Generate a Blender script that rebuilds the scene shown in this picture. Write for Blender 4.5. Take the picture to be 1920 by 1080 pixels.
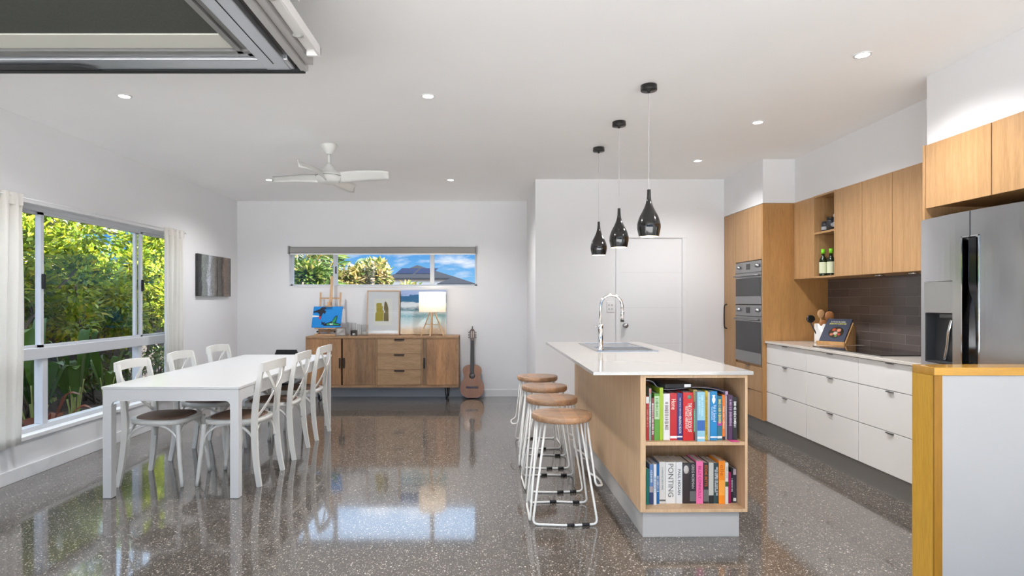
import bpy, bmesh, math, random
from mathutils import Vector, Matrix
PI = math.pi
C = bpy.context.scene.collection
for o in list(bpy.data.objects): bpy.data.objects.remove(o)
sc = bpy.context.scene

# ------------------------------------------------------------------ camera
H = 1.33; F = 1100.0; PX = 916.0; PY = 563.0
cd = bpy.data.cameras.new('camera'); cam = bpy.data.objects.new('camera', cd); C.objects.link(cam)
cam.location = (0, 0, H); cam.rotation_euler = (PI/2, 0, 0)
cd.sensor_width = 36; cd.lens = 36*F/1920
cd.shift_x = (960-PX)/1920; cd.shift_y = (PY-540)/1920
cd.clip_start = .05; cd.clip_end = 600
sc.camera = cam
sc.view_settings.view_transform = 'Standard'; sc.view_settings.look = 'None'
sc.view_settings.gamma = 1; sc.view_settings.use_curve_mapping = False
sc.view_settings.exposure = 0.86
sc.cycles.max_bounces = 10; sc.cycles.diffuse_bounces = 6; sc.cycles.glossy_bounces = 5
sc.cycles.transparent_max_bounces = 24; sc.cycles.sample_clamp_indirect = 6
sc.cycles.caustics_reflective = False; sc.cycles.caustics_refractive = False

# ------------------------------------------------------------------ world: sky with fair weather clouds
w = bpy.data.worlds.new('sky'); sc.world = w; w.use_nodes = True
nt = w.node_tree; nt.nodes.clear(); N = nt.nodes.new; L = nt.links.new
out = N('ShaderNodeOutputWorld'); bg = N('ShaderNodeBackground'); tc = N('ShaderNodeTexCoord')
sep = N('ShaderNodeSeparateXYZ'); L(tc.outputs['Generated'], sep.inputs[0])
cr = N('ShaderNodeValToRGB'); L(sep.outputs['Z'], cr.inputs[0])
e = cr.color_ramp.elements; e[0].position = 0.0; e[0].color = (.42, .66, .90, 1); e[1].position = .09; e[1].color = (.075, .34, .78, 1)
x = e.new(.035); x.color = (.22, .52, .88, 1)
x = e.new(.25); x.color = (.30, .46, .70, 1)
x = e.new(.5); x.color = (.50, .60, .74, 1)
mp = N('ShaderNodeMapping'); mp.inputs['Scale'].default_value = (9, 9, 34); L(tc.outputs['Generated'], mp.inputs[0])
nz = N('ShaderNodeTexNoise'); nz.inputs['Scale'].default_value = 1.6; nz.inputs['Detail'].default_value = 7; nz.inputs['Roughness'].default_value = .55
L(mp.outputs[0], nz.inputs['Vector'])
c2 = N('ShaderNodeValToRGB'); L(nz.outputs['Fac'], c2.inputs[0])
c2.color_ramp.elements[0].position = .52; c2.color_ramp.elements[1].position = .70
mx = N('ShaderNodeMix'); mx.data_type = 'RGBA'; L(c2.outputs[0], mx.inputs[0]); L(cr.outputs[0], mx.inputs[6]); mx.inputs[7].default_value = (.85, .90, .97, 1)
L(mx.outputs[2], bg.inputs[0]); mr = N('ShaderNodeMapRange'); L(sep.outputs['Z'], mr.inputs[0])
for i_, v_ in ((1, .12), (2, .45), (3, .60), (4, 3.2)): mr.inputs[i_].default_value = v_     # the bright upper sky
L(mr.outputs[0], bg.inputs[1]); L(bg.outputs[0], out.inputs[0])

# ------------------------------------------------------------------ sun
sd = bpy.data.lights.new('sun', 'SUN'); sd.energy = 18.0; sd.angle = .02; sd.color = (1, .96, .90)
so = bpy.data.objects.new('sun', sd); C.objects.link(so)
so.rotation_euler = Vector((-.72, .38, -.58)).to_track_quat('-Z', 'Y').to_euler(); so.location = (12, -8, 12)

DOWNLIGHT_W = 52.0

# ------------------------------------------------------------------ helpers
class MB:
    def __init__(s): s.b = bmesh.new(); s.mi = 0
    def _fin(s, faces, smooth=False):
        for f in faces: f.material_index = s.mi; f.smooth = smooth
    def m(s, i): s.mi = i; return s
    def box(s, x0, x1, y0, y1, z0, z1, bev=0):
        x0, x1 = sorted((x0, x1)); y0, y1 = sorted((y0, y1)); z0, z1 = sorted((z0, z1))
        v = [s.b.verts.new((x, y, z)) for x in (x0, x1) for y in (y0, y1) for z in (z0, z1)]
        q = [(0,1,3,2),(4,6,7,5),(0,4,5,1),(2,3,7,6),(0,2,6,4),(1,5,7,3)]
        fs = [s.b.faces.new([v[i] for i in a]) for a in q]; s._fin(fs)
        if bev:
            es = {e for f in fs for e in f.edges}
            r = bmesh.ops.bevel(s.b, geom=list(es), offset=bev, segments=2, affect='EDGES', profile=.5)
            s._fin(r['faces'], True)
        return s
    def obox(s, cx, cy, cz, sx, sy, sz, M=None, bev=0):
        n0 = len(s.b.verts); s.box(-sx/2, sx/2, -sy/2, sy/2, -sz/2, sz/2, bev)
        s.b.verts.ensure_lookup_table()
        T = Matrix.Translation((cx, cy, cz)) @ (M.to_4x4() if M is not None else Matrix())
        for v in list(s.b.verts)[n0:]: v.co = T @ v.co
        return s
    def prism(s, pts, axis, a0, a1, smooth=False):
        # pts 2D polygon; axis 'x': pts=(y,z); 'y': (x,z); 'z': (x,y)
        def P(p, a): return {'x': (a, p[0], p[1]), 'y': (p[0], a, p[1]), 'z': (p[0], p[1], a)}[axis]
        A = [s.b.verts.new(P(p, a0)) for p in pts]; B = [s.b.verts.new(P(p, a1)) for p in pts]
        n = len(pts); fs = []
        for i in range(n):
            f = s.b.faces.new((A[i], A[(i+1) % n], B[(i+1) % n], B[i])); f.smooth = smooth; f.material_index = s.mi; fs.append(f)
        f1 = s.b.faces.new(A); f2 = s.b.faces.new(B[::-1]); s._fin((f1, f2))
        bmesh.ops.recalc_face_normals(s.b, faces=fs+[f1, f2])
        return s
    def poly(s, pts): 
        f = s.b.faces.new([s.b.verts.new(p) for p in pts]); f.material_index = s.mi; return s
    def lathe(s, prof, cx=0, cy=0, cz=0, n=32, cap=True, axis='z'):
        rings = []
        for r, z in prof:
            ring = []
            for i in range(n):
                a = 2*PI*i/n; u, v = r*math.cos(a), r*math.sin(a)
                p = {'z': (cx+u, cy+v, cz+z), 'x': (cx+z, cy+u, cz+v), 'y': (cx+u, cy+z, cz+v)}[axis]
                ring.append(s.b.verts.new(p))
            rings.append(ring)
        fs = []
        for A, B in zip(rings, rings[1:]):
            for i in range(n): fs.append(s.b.faces.new((A[i], A[(i+1) % n], B[(i+1) % n], B[i])))
        s._fin(fs, True)
        if cap:
            c = [s.b.faces.new(rings[0][::-1]), s.b.faces.new(rings[-1])]; s._fin(c); fs += c
        bmesh.ops.recalc_face_normals(s.b, faces=fs)
        return s
    def sweep(s, path, prof, up=(0, 0, 1), smooth=True, closed=False, taper=None, cap=True):
        P = [Vector(p) for p in path]; n = len(P); rings = []; up = Vector(up)
        for i, p in enumerate(P):
            a = P[(i-1) % n] if (closed or i > 0) else P[i]
            b = P[(i+1) % n] if (closed or i < n-1) else P[i]
            t = (b-a).normalized(); nn = up - t*up.dot(t)
            if nn.length < 1e-4: nn = Vector((1, 0, 0)) - t*t.x
            nn.normalize(); bb = t.cross(nn); k = taper[i] if taper else 1
            rings.append([s.b.verts.new(p + bb*(u*k) + nn*(v*k)) for u, v in prof])
        m = len(prof); fs = []
        R = rings + [rings[0]] if closed else rings
        for A, B in zip(R, R[1:]):
            for i in range(m): fs.append(s.b.faces.new((A[i], A[(i+1) % m], B[(i+1) % m], B[i])))
        s._fin(fs, smooth)
        if cap and not closed:
            c = [s.b.faces.new(rings[0][::-1]), s.b.faces.new(rings[-1])]; s._fin(c); fs += c
        bmesh.ops.recalc_face_normals(s.b, faces=fs)
        return s
    def tube(s, path, r, n=10, up=(.13, .21, .97), **k):
        return s.sweep(path, [(r*math.cos(2*PI*i/n), r*math.sin(2*PI*i/n)) for i in range(n)], up, **k)
    def bar(s, path, w_, t_, up=(0, 0, 1), **k):
        return s.sweep(path, [(-w_/2, -t_/2), (w_/2, -t_/2), (w_/2, t_/2), (-w_/2, t_/2)], up, smooth=False, **k)

def spline(pts, k=6, closed=False):
    P = [Vector(p) for p in pts]; n = len(P); o = []
    rng = range(n if closed else n-1)
    for i in rng:
        p1, p2 = P[i], P[(i+1) % n]
        p0 = P[i-1] if (closed or i > 0) else p1*2-p2
        p3 = P[(i+2) % n] if (closed or i+2 < n) else p2*2-p1
        for j in range(k):
            t = j/k
            o.append(.5*((2*p1)+(p2-p0)*t+(2*p0-5*p1+4*p2-p3)*t*t+(3*p1-p0-3*p2+p3)*t**3))
    if not closed: o.append(P[-1])
    return o

ROOTLOC = {}
def obj(name, mb, mats, parent=None, world=False):
    """link a mesh; with world=True its coordinates are room coordinates and are made relative to its thing"""
    me = bpy.data.meshes.new(name); mb.b.normal_update()
    mb.b.to_mesh(me); mb.b.free()
    if world and parent is not None:
        off = ROOTLOC[parent.name]; me.transform(Matrix.Translation(-off))
    for m_ in (mats if isinstance(mats, (list, tuple)) else [mats]): me.materials.append(m_)
    o = bpy.data.objects.new(name, me); C.objects.link(o)
    if parent is not None:
        o.parent = parent; ROOTLOC[o.name] = ROOTLOC.get(parent.name, Vector((0, 0, 0)))
    return o
def tag(o, label, cat, group=None, kind=None):
    if label: o['label'] = label
    if cat: o['category'] = cat
    if group: o['group'] = group
    if kind: o['kind'] = kind
    return o
def thing(name, label, cat, loc=(0, 0, 0), rz=0, group=None):
    o = bpy.data.objects.new(name, None); C.objects.link(o); o.empty_display_size = .1
    o.location = loc; o.rotation_euler = (0, 0, rz); ROOTLOC[o.name] = Vector(loc)
    return tag(o, label, cat, group)
def one(name, mb, mats, label, cat, base=None, group=None):
    me_o = obj(name, mb, mats)
    if base is not None: me_o.data.transform(Matrix.Translation(-Vector(base))); me_o.location = base
    return tag(me_o, label, cat, group)
def struct(name, mb, mats, parent=None):
    o = obj(name, mb, mats, parent)
    if parent is None: o['kind'] = 'structure'
    return o
def dup(root, loc, rz, label, group=None):
    r = root.copy(); C.objects.link(r); r.location = loc; r.rotation_euler = (0, 0, rz); r['label'] = label
    if group: r['group'] = group
    for ch in list(root.children):
        c = ch.copy(); C.objects.link(c); c.parent = r
        for g in list(ch.children):
            d = g.copy(); C.objects.link(d); d.parent = c
    return r
def text(body, parent, mat_, center, w_, h_, M=None, name='title'):
    """lettering fitted into w x h, lying in local XZ facing -Y, optionally turned by M"""
    if body.startswith('~'):                      # print too small to read in the photo: uneven strokes
        r_ = random.Random(body+str(w_)); mb = MB(); u = -w_/2
        while u < w_/2-.002:
            a_ = min(r_.uniform(.0014, .0042), w_/2-u); k_ = r_.uniform(.30, .5)
            p4 = [Vector((u, 0, -h_*k_)), Vector((u+a_, 0, -h_*k_)), Vector((u+a_*r_.uniform(.5, 1), 0, h_*k_)), Vector((u, 0, h_*k_))]
            mb.poly([(M @ p if M is not None else p)+Vector(center) for p in p4])
            u += a_+(r_.uniform(.0012, .002) if r_.random() < .8 else .005)
        return obj(name, mb, mat_, parent)
    cu = bpy.data.curves.new('t', 'FONT'); cu.body = body; cu.size = 1; cu.extrude = .004; cu.resolution_u = 3
    to = bpy.data.objects.new('t', cu); me = bpy.data.meshes.new_from_object(to)
    bpy.data.objects.remove(to); bpy.data.curves.remove(cu)
    xs = [v.co.x for v in me.vertices]; ys = [v.co.y for v in me.vertices]
    if not xs: return
    x0, x1, y0, y1 = min(xs), max(xs), min(ys), max(ys)
    for v in me.vertices:
        p = Vector(((v.co.x-(x0+x1)/2)*w_/(x1-x0), -v.co.z*.1, (v.co.y-(y0+y1)/2)*h_/(y1-y0)))
        v.co = (M @ p if M is not None else p) + Vector(center)
    me.materials.append(mat_); me.name = name
    o = bpy.data.objects.new(name, me); C.objects.link(o); o.parent = parent
    return o
DOWN = Matrix.Rotation(PI/2, 3, 'Y')      # lettering that reads from the top down

# ------------------------------------------------------------------ materials
def newmat(name):
    m = bpy.data.materials.new(name); m.use_nodes = True; n = m.node_tree
    return m, n, n.nodes['Principled BSDF']
def mat(name, col, rough=.5, metal=0, spec=.5, emit=None, es=0, coat=0, trans=0, alpha=1, sheen=0):
    m, n, b = newmat(name)
    b.inputs['Base Color'].default_value = (*col, 1); b.inputs['Roughness'].default_value = rough
    b.inputs['Metallic'].default_value = metal; b.inputs['Specular IOR Level'].default_value = spec
    b.inputs['Coat Weight'].default_value = coat; b.inputs['Coat Roughness'].default_value = .05
    if emit: b.inputs['Emission Color'].default_value = (*emit, 1); b.inputs['Emission Strength'].default_value = es
    return m
def objcoord(n, scale=(1, 1, 1), kind='Object'):
    t = n.nodes.new('ShaderNodeTexCoord'); mp = n.nodes.new('ShaderNodeMapping'); mp.inputs['Scale'].default_value = scale
    n.links.new(t.outputs[kind], mp.inputs[0]); return mp.outputs[0]
def ramp(n, src, stops):
    r = n.nodes.new('ShaderNodeValToRGB'); n.links.new(src, r.inputs[0]); e = r.color_ramp.elements
    e[0].position, e[0].color = stops[0][0], (*stops[0][1], 1); e[1].position, e[1].color = stops[-1][0], (*stops[-1][1], 1)
    for p, c in stops[1:-1]: k = e.new(p); k.color = (*c, 1)
    return r.outputs[0]
def noise(n, vec, scale, detail=4, rough=.5, dist=0):
    t = n.nodes.new('ShaderNodeTexNoise'); n.links.new(vec, t.inputs['Vector'])
    t.inputs['Scale'].default_value = scale; t.inputs['Detail'].default_value = detail; t.inputs['Roughness'].default_value = rough
    t.inputs['Distortion'].default_value = dist; return t.outputs['Fac']
def bump(n, b, h, s=.2, d=.002):
    k = n.nodes.new('ShaderNodeBump'); k.inputs['Strength'].default_value = s; k.inputs['Distance'].default_value = d
    n.links.new(h, k.inputs['Height']); n.links.new(k.outputs[0], b.inputs['Normal'])
def mixc(n, fac, a, b, mode='MIX'):
    m = n.nodes.new('ShaderNodeMix'); m.data_type = 'RGBA'; m.blend_type = mode
    for s, i in ((fac, 0), (a, 6), (b, 7)):
        if hasattr(s, 'links'): n.links.new(s, m.inputs[i])
        else: m.inputs[i].default_value = s if i == 0 else (*s, 1)
    return m.outputs[2]
def wood(name, dark, light, scale=(14, 14, 1.1), rough=.45, contrast=(.3, .7), planks=None, coat=0, b=.1):
    m, n, p = newmat(name); v = objcoord(n, scale)
    g = noise(n, v, 2.2, 7, .6, .6); mid = tuple((a+c)/2 for a, c in zip(dark, light))
    col = ramp(n, g, [(contrast[0], dark), (.5, mid), (contrast[1], light)])
    f = noise(n, objcoord(n, tuple(s*7 for s in scale)), 2.0, 3, .6)
    col = mixc(n, .35, col, ramp(n, f, [(.35, tuple(c*.72 for c in mid)), (.6, light)]))
    if planks:
        axis, width, amt = planks
        vv = n.nodes.new('ShaderNodeSeparateXYZ'); n.links.new(objcoord(n), vv.inputs[0])
        a = n.nodes.new('ShaderNodeMath'); a.operation = 'DIVIDE'; n.links.new(vv.outputs[axis], a.inputs[0]); a.inputs[1].default_value = width
        fl = n.nodes.new('ShaderNodeMath'); fl.operation = 'FLOOR'; n.links.new(a.outputs[0], fl.inputs[0])
        wn = n.nodes.new('ShaderNodeTexWhiteNoise'); wn.noise_dimensions = '1D'; n.links.new(fl.outputs[0], wn.inputs['W'])
        col = mixc(n, amt, col, ramp(n, wn.outputs['Value'], [(0, tuple(c*.45 for c in dark)), (1, tuple(min(1, c*1.5) for c in light))]), 'OVERLAY')
    n.links.new(col, p.inputs['Base Color']); p.inputs['Roughness'].default_value = rough
    p.inputs['Coat Weight'].default_value = coat; p.inputs['Coat Roughness'].default_value = .08
    bump(n, p, f, b, .001)
    return m
def glassmat(name, tint=(1, 1, 1), refl=1.0):
    m = bpy.data.materials.new(name); m.use_nodes = True; n = m.node_tree; n.nodes.clear()
    o = n.nodes.new('ShaderNodeOutputMaterial'); t = n.nodes.new('ShaderNodeBsdfTransparent'); t.inputs[0].default_value = (*tint, 1)
    g = n.nodes.new('ShaderNodeBsdfGlossy'); g.inputs['Roughness'].default_value = .01
    f = n.nodes.new('ShaderNodeLayerWeight'); pw = n.nodes.new('ShaderNodeMath'); pw.operation = 'POWER'; pw.inputs[1].default_value = 5
    n.links.new(f.outputs['Facing'], pw.inputs[0])
    k = n.nodes.new('ShaderNodeMath'); k.operation = 'MULTIPLY_ADD'; k.inputs[1].default_value = .9*refl; k.inputs[2].default_value = .035*refl; n.links.new(pw.outputs[0], k.inputs[0])
    x = n.nodes.new('ShaderNodeMixShader'); n.links.new(k.outputs[0], x.inputs[0]); n.links.new(t.outputs[0], x.inputs[1]); n.links.new(g.outputs[0], x.inputs[2])
    n.links.new(x.outputs[0], o.inputs[0]); return m
def painted(name, col, rough=.6, amt=.03):
    m, n, p = newmat(name); f = noise(n, objcoord(n), 1.3, 3)
    n.links.new(ramp(n, f, [(.3, tuple(c*(1-amt) for c in col)), (.7, col)]), p.inputs['Base Color'])
    p.inputs['Roughness'].default_value = rough; bump(n, p, noise(n, objcoord(n), 260, 2), .04, .0006); return m

WALL = painted('wall paint', (.765, .765, .775)); CEIL = painted('ceiling paint', (.93, .93, .93), .8)
TRIM = painted('gloss trim paint', (.77, .775, .785), .3)
WHITE = mat('white lacquer', (.74, .73, .69), .3); WHITE2 = mat('white laminate', (.78, .78, .77), .22)
TABLEW = mat('white table paint', (.66, .66, .655), .28)
OAK = wood('oak veneer', (.34, .185, .075), (.50, .30, .14), (16, 16, .8), .42)
OAKL = wood('pale oak veneer', (.54, .34, .18), (.72, .50, .30), (18, 18, .7), .42)
OAKD = wood('oak end panel', (.38, .19, .065), (.52, .28, .10), (9, 9, .7), .45)
SIDEW = wood('recycled elm', (.21, .125, .066), (.46, .30, .17), (9, 9, 1.2), .5, (.33, .67), planks=(0, .118, .5), b=.3)
SIDEH = wood('recycled elm across', (.21, .12, .06), (.44, .28, .15), (1.2, 7, 10), .5, (.25, .75), b=.3)
SIDEF = wood('elm frame', (.20, .11, .055), (.40, .24, .125), (3, 7, 7), .5)
STOOLW = wood('mango wood seat', (.25, .115, .045), (.66, .45, .28), (1.6, 6, 6), .35, (.3, .7), planks=(0, .085, .35), coat=.2)
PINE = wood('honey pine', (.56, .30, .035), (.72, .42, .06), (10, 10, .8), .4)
PINE_SHADED = wood('honey pine shaded front', (.30, .135, .008), (.38, .18, .012), (10, 10, .8), .4)  # the same pine with the shade of the post front in its colour
EASELW = wood('beech', (.42, .23, .11), (.62, .40, .22), (6, 6, 1), .5)
GUITARW = wood('spruce top', (.26, .10, .03), (.38, .165, .05), (30, 30, 1), .22, coat=.25)
GUITARD = mat('rosewood', (.06, .022, .014), .25, coat=.6)
BLACK = mat('black satin metal', (.012, .012, .012), .32); BLACKG = mat('black gloss', (.008, .008, .009), .06)
RUBBER = mat('black rubber', (.015, .015, .016), .6)
CHROME = mat('chrome', (.80, .80, .80), .06, 1); STEEL = mat('brushed steel', (.56, .565, .58), .21, 1)
OVENS = mat('oven steel', (.33, .335, .345), .28, 1); STEELD = mat('dark steel', (.16, .165, .175), .3, 1)
ALU = mat('anodised aluminium', (.55, .57, .60), .35, .85); ALUP = mat('powder coated aluminium', (.56, .58, .61), .35)
ALUD = mat('dark window gasket', (.02, .021, .022), .6, 0, .2); GREYM = mat('grey channel', (.36, .35, .34), .5)
STONE = mat('white engineered stone', (.47, .455, .435), .08, spec=.6)
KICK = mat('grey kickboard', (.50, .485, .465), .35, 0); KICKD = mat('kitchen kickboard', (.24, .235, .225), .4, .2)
PANE = glassmat('window glass', (.98, .985, .985), .6); CLEAR = glassmat('clear glass', (.96, .97, .97), 1.3)
LEDM = mat('lamp lens', (1, 1, 1), .5, emit=(1, .97, .92), es=14)
BULBM = mat('warm lamp', (1, 1, 1), .5, emit=(1, .82, .62), es=9)
def fabric(name, c, rough=.9, trans=.0, sc_=500):
    m, n, p = newmat(name); f = noise(n, objcoord(n), sc_, 2)
    n.links.new(ramp(n, f, [(.35, tuple(k*.8 for k in c)), (.65, c)]), p.inputs['Base Color'])
    p.inputs['Roughness'].default_value = rough; p.inputs['Transmission Weight'].default_value = 0
    if trans:
        t = n.nodes.new('ShaderNodeBsdfTranslucent'); t.inputs[0].default_value = (*c, 1)
        x = n.nodes.new('ShaderNodeMixShader'); x.inputs[0].default_value = trans
        n.links.new(p.outputs[0], x.inputs[1]); n.links.new(t.outputs[0], x.inputs[2])
        n.links.new(x.outputs[0], n.nodes['Material Output'].inputs[0])
    return m
CURT = fabric('cream sheer curtain', (.93, .91, .87), .9, .5); BLINDF = fabric('grey blind fabric', (.33, .32, .31))
DARKF = fabric('charcoal mesh fabric', (.055, .06, .05), .95, 0, 160)
RUSH = fabric('brown woven rush', (.21, .125, .085), .7, 0, 220)
SHADE = fabric('white linen lampshade', (.86, .82, .76), .9, .5)

def floormat():
    m, n, p = newmat('polished aggregate concrete'); v = objcoord(n)
    def vor(scale, rnd=1):
        t = n.nodes.new('ShaderNodeTexVoronoi'); n.links.new(v, t.inputs['Vector']); t.inputs['Scale'].default_value = scale
        t.inputs['Randomness'].default_value = rnd; return t
    base = ramp(n, noise(n, v, .8, 4), [(.3, (.060, .051, .045)), (.7, (.085, .074, .066))])
    base = mixc(n, .5, base, ramp(n, noise(n, v, 160, 3), [(.35, (.085, .072, .062)), (.65, (.18, .16, .14))]))
    for scale, thr, rad, cols in ((70, .56, .32, [(0, (.10, .085, .075)), (.45, (.20, .175, .15)), (1, (.62, .57, .50))]),
                                  (135, .35, .36, [(0, (.07, .06, .055)), (.5, (.20, .175, .15)), (1, (.56, .51, .45))])):
        t = vor(scale); sp = n.nodes.new('ShaderNodeSeparateColor'); n.links.new(t.outputs['Color'], sp.inputs[0])
        a = n.nodes.new('ShaderNodeMath'); a.operation = 'GREATER_THAN'; n.links.new(sp.outputs[0], a.inputs[0]); a.inputs[1].default_value = thr
        d = n.nodes.new('ShaderNodeMath'); d.operation = 'LESS_THAN'; n.links.new(t.outputs['Distance'], d.inputs[0]); d.inputs[1].default_value = rad
        k = n.nodes.new('ShaderNodeMath'); k.operation = 'MULTIPLY'; n.links.new(a.outputs[0], k.inputs[0]); n.links.new(d.outputs[0], k.inputs[1])
        base = mixc(n, k.outputs[0], base, ramp(n, sp.outputs[1], cols))
    n.links.new(base, p.inputs['Base Color'])
    p.inputs['Roughness'].default_value = .09; p.inputs['Specular IOR Level'].default_value = .7
    p.inputs['Coat Weight'].default_value = .4; p.inputs['Coat Roughness'].default_value = .04
    return m
FLOOR = floormat()
def tilemat():
    m, n, p = newmat('dark glazed wall tile'); t = n.nodes.new('ShaderNodeTexCoord'); s = n.nodes.new('ShaderNodeSeparateXYZ')
    n.links.new(t.outputs['Object'], s.inputs[0]); c = n.nodes.new('ShaderNodeCombineXYZ')
    n.links.new(s.outputs['Y'], c.inputs[0]); n.links.new(s.outputs['Z'], c.inputs[1])
    b = n.nodes.new('ShaderNodeTexBrick'); n.links.new(c.outputs[0], b.inputs['Vector'])
    b.inputs['Scale'].default_value = 1; b.inputs['Brick Width'].default_value = .29; b.inputs['Row Height'].default_value = .0755
    b.inputs['Mortar Size'].default_value = .0022; b.inputs['Mortar Smooth'].default_value = .3
    b.inputs['Color1'].default_value = (.080, .064, .060, 1); b.inputs['Color2'].default_value = (.105, .086, .080, 1); b.inputs['Mortar'].default_value = (.17, .15, .14, 1)
    n.links.new(b.outputs['Color'], p.inputs['Base Color']); p.inputs['Roughness'].default_value = .18
    k = n.nodes.new('ShaderNodeMath'); k.operation = 'SUBTRACT'; k.inputs[0].default_value = 1; n.links.new(b.outputs['Fac'], k.inputs[1])
    a = n.nodes.new('ShaderNodeMath'); a.operation = 'MULTIPLY_ADD'; n.links.new(noise(n, objcoord(n), 14, 2), a.inputs[0]); a.inputs[1].default_value = .35; n.links.new(k.outputs[0], a.inputs[2])
    bump(n, p, a.outputs[0], .6, .004); return m
TILE = tilemat()

# ------------------------------------------------------------------ the room shell
XL, XR, YB, YK, ZC = -3.47, 3.31, 8.10, 6.64, 2.70
YN = -1.5
struct('floor', MB().box(XL-.25, XR+.25, YN, YB+.2, -.12, 0), FLOOR)
struct('ceiling', MB().box(XL-.25, XR+.25, YN, YB+.2, ZC, ZC+.08), CEIL)
struct('roof', MB().box(XL-.75, XR+.7, YN-.1, YB+.6, ZC+.09, ZC+.34), mat('roof edge paint', (.5, .5, .5), .6))
wy0, wy1, wz0, wz1 = 3.93, 6.64, .30, 2.075          # window opening in the left wall
b = MB()
b.box(XL-.2, XL, YN, wy0, 0, ZC).box(XL-.2, XL, wy1, YB+.2, 0, ZC).box(XL-.2, XL, wy0, wy1, 0, wz0).box(XL-.2, XL, wy0, wy1, wz1, ZC)
struct('wall_left', b, WALL)
bx0, bx1, bz0, bz1 = -2.765, -.145, 1.52, 2.068      # window opening in the back wall
b = MB()
b.box(XL, bx0, YB, YB+.2, 0, ZC).box(bx1, .53, YB, YB+.2, 0, ZC).box(bx0, bx1, YB, YB+.2, 0, bz0).box(bx0, bx1, YB, YB+.2, bz1, ZC)
struct('wall_back', b, WALL)
struct('wall_return', MB().box(.53, .66, YK+.13, YB+.2, 0, ZC), WALL)
dx0, dx1, dz1 = 1.49, 2.19, 2.035                     # kitchen door opening
b = MB().box(.53, dx0, YK, YK+.13, 0, ZC).box(dx1, XR+.2, YK, YK+.13, 0, ZC).box(dx0, dx1, YK, YK+.13, dz1, ZC)
struct('wall_kitchen_back', b, WALL)
struct('wall_right', MB().box(XR, XR+.2, YN, YK, 0, ZC), WALL)
struct('wall_tall_bulkhead', MB().box(2.665, XR, 5.70, YK, 2.275, ZC), WALL)
struct('wall_upper_bulkhead', MB().box(2.975, XR, 3.601, 5.70, 2.275, ZC), WALL)
struct('wall_fridge_bulkhead', MB().box(2.69, XR, 1.5, 3.60, 2.28, ZC), WALL)
struct('wall_tiled', MB().box(XR-.012, XR, 3.56, 5.70, .93, 1.54), TILE)
# baseboards
def board(name, b): return struct(name, b, TRIM)
board('baseboard_left', MB().box(XL, XL+.015, YN, YB-.0151, 0, .098, .003))
board('baseboard_back', MB().box(XL+.0151, .529, YB-.015, YB, 0, .098, .003))
board('baseboard_kitchen', MB().box(.53, dx0-.052, YK-.015, YK, 0, .098, .003))
board('baseboard_kitchen_corner', MB().box(dx1+.052, 2.655, YK-.015, YK, 0, .098, .003))
# kitchen door
d = struct('door_1', MB().box(dx0+.0005, dx1-.0005, YK+.004, YK+.05, .004, dz1-.0005), TRIM)
for z in (.05, .445, .845, 1.245, 1.645):
    pass
g = MB()
for z in (.445, .845, 1.245, 1.645): g.box(dx0+.001, dx1-.001, YK+.0035, YK+.005, z-.0025, z+.0025)
obj('door_groove', g, mat('door groove shade', (.66, .66, .66), .6), d)
k = MB().lathe([(.0, 0), (.027, 0), (.027, -.006), (.011, -.012), (.011, -.03), (.026, -.04), (.029, -.052), (.022, -.062), (0, -.064)], 1.545, YK+.003, 1.045, 24, False, 'y')
obj('door_knob', k, STEEL, d)
b = MB().box(dx0-.05, dx0, YK-.014, YK+.05, 0, dz1, .003).box(dx1, dx1+.05, YK-.014, YK+.05, 0, dz1, .003).box(dx0-.05, dx1+.05, YK-.014, YK+.05, dz1, dz1+.045, .003)
struct('trim_1', b, TRIM)
# light switch plate
t = thing('switch_plate', 'white four-gang wall switch plate beside the white kitchen door', 'light switch', (1.38, YK, 1.255))
obj('plate', MB().box(-.043, .043, -.009, 0, -.062, .062, .004), mat('switch plastic', (.75, .75, .74), .35), t)
for i, (sx, sz) in enumerate(((-.017, .022), (.017, .022), (-.017, -.022), (.017, -.022))):
    obj('rocker', MB().box(sx-.008, sx+.008, -.014, -.009, sz-.011, sz+.011, .002), mat('rocker plastic', (.5, .5, .5), .3) if i == 0 else bpy.data.materials['rocker plastic'], t)

# ------------------------------------------------------------------ left window
fx = XL-.115                                           # plane of the window frame
wl = struct('window_1', MB().box(fx-.04, fx+.04, wy0, wy1, wz1-.045, wz1).box(fx-.04, fx+.04, wy0, wy1, wz0, wz0+.045)
            .box(fx-.04, fx+.04, wy0, wy0+.05, wz0, wz1).box(fx-.04, fx+.04, wy1-.05, wy1, wz0, wz1), ALUP)
obj('transom', MB().box(fx-.045, fx+.05, wy0+.05, wy1-.05, .865, .955, .004), ALUP, wl)
for yy in (4.70, 5.985):
    obj('mullion', MB().box(fx-.035, fx+.035, yy-.028, yy+.028, wz0+.045, .865, .003), ALUP, wl)
for (a0, a1, dx) in ((wy0+.05, 4.71, -.018), (4.66, 6.03, .015), (5.96, wy1-.05, -.018)):
    s_ = MB(); t0 = .03
    s_.box(fx+dx-.014, fx+dx+.014, a0, a0+t0, .955, wz1-.045).box(fx+dx-.014, fx+dx+.014, a1-t0, a1, .955, wz1-.045)
    s_.box(fx+dx-.014, fx+dx+.014, a0, a1, .955, .975).box(fx+dx-.014, fx+dx+.014, a0, a1, wz1-.065, wz1-.045)
    sf = obj('sliding_sash', s_, ALUP, wl)
    obj('pane', MB().box(fx+dx-.002, fx+dx+.002, a0+t0, a1-t0, .975, wz1-.065), PANE, sf)
for (a0, a1) in ((wy0+.05, 4.672), (4.728, 5.957), (6.013, wy1-.05)):
    obj('pane', MB().box(fx-.002, fx+.002, a0, a1, wz0+.045, .865), PANE, wl)
for yy in (4.675, 6.015):
    obj('latch', MB().box(fx+.03, fx+.05, yy-.012, yy+.012, 1.42, 1.54, .004), ALUD, wl)
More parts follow.
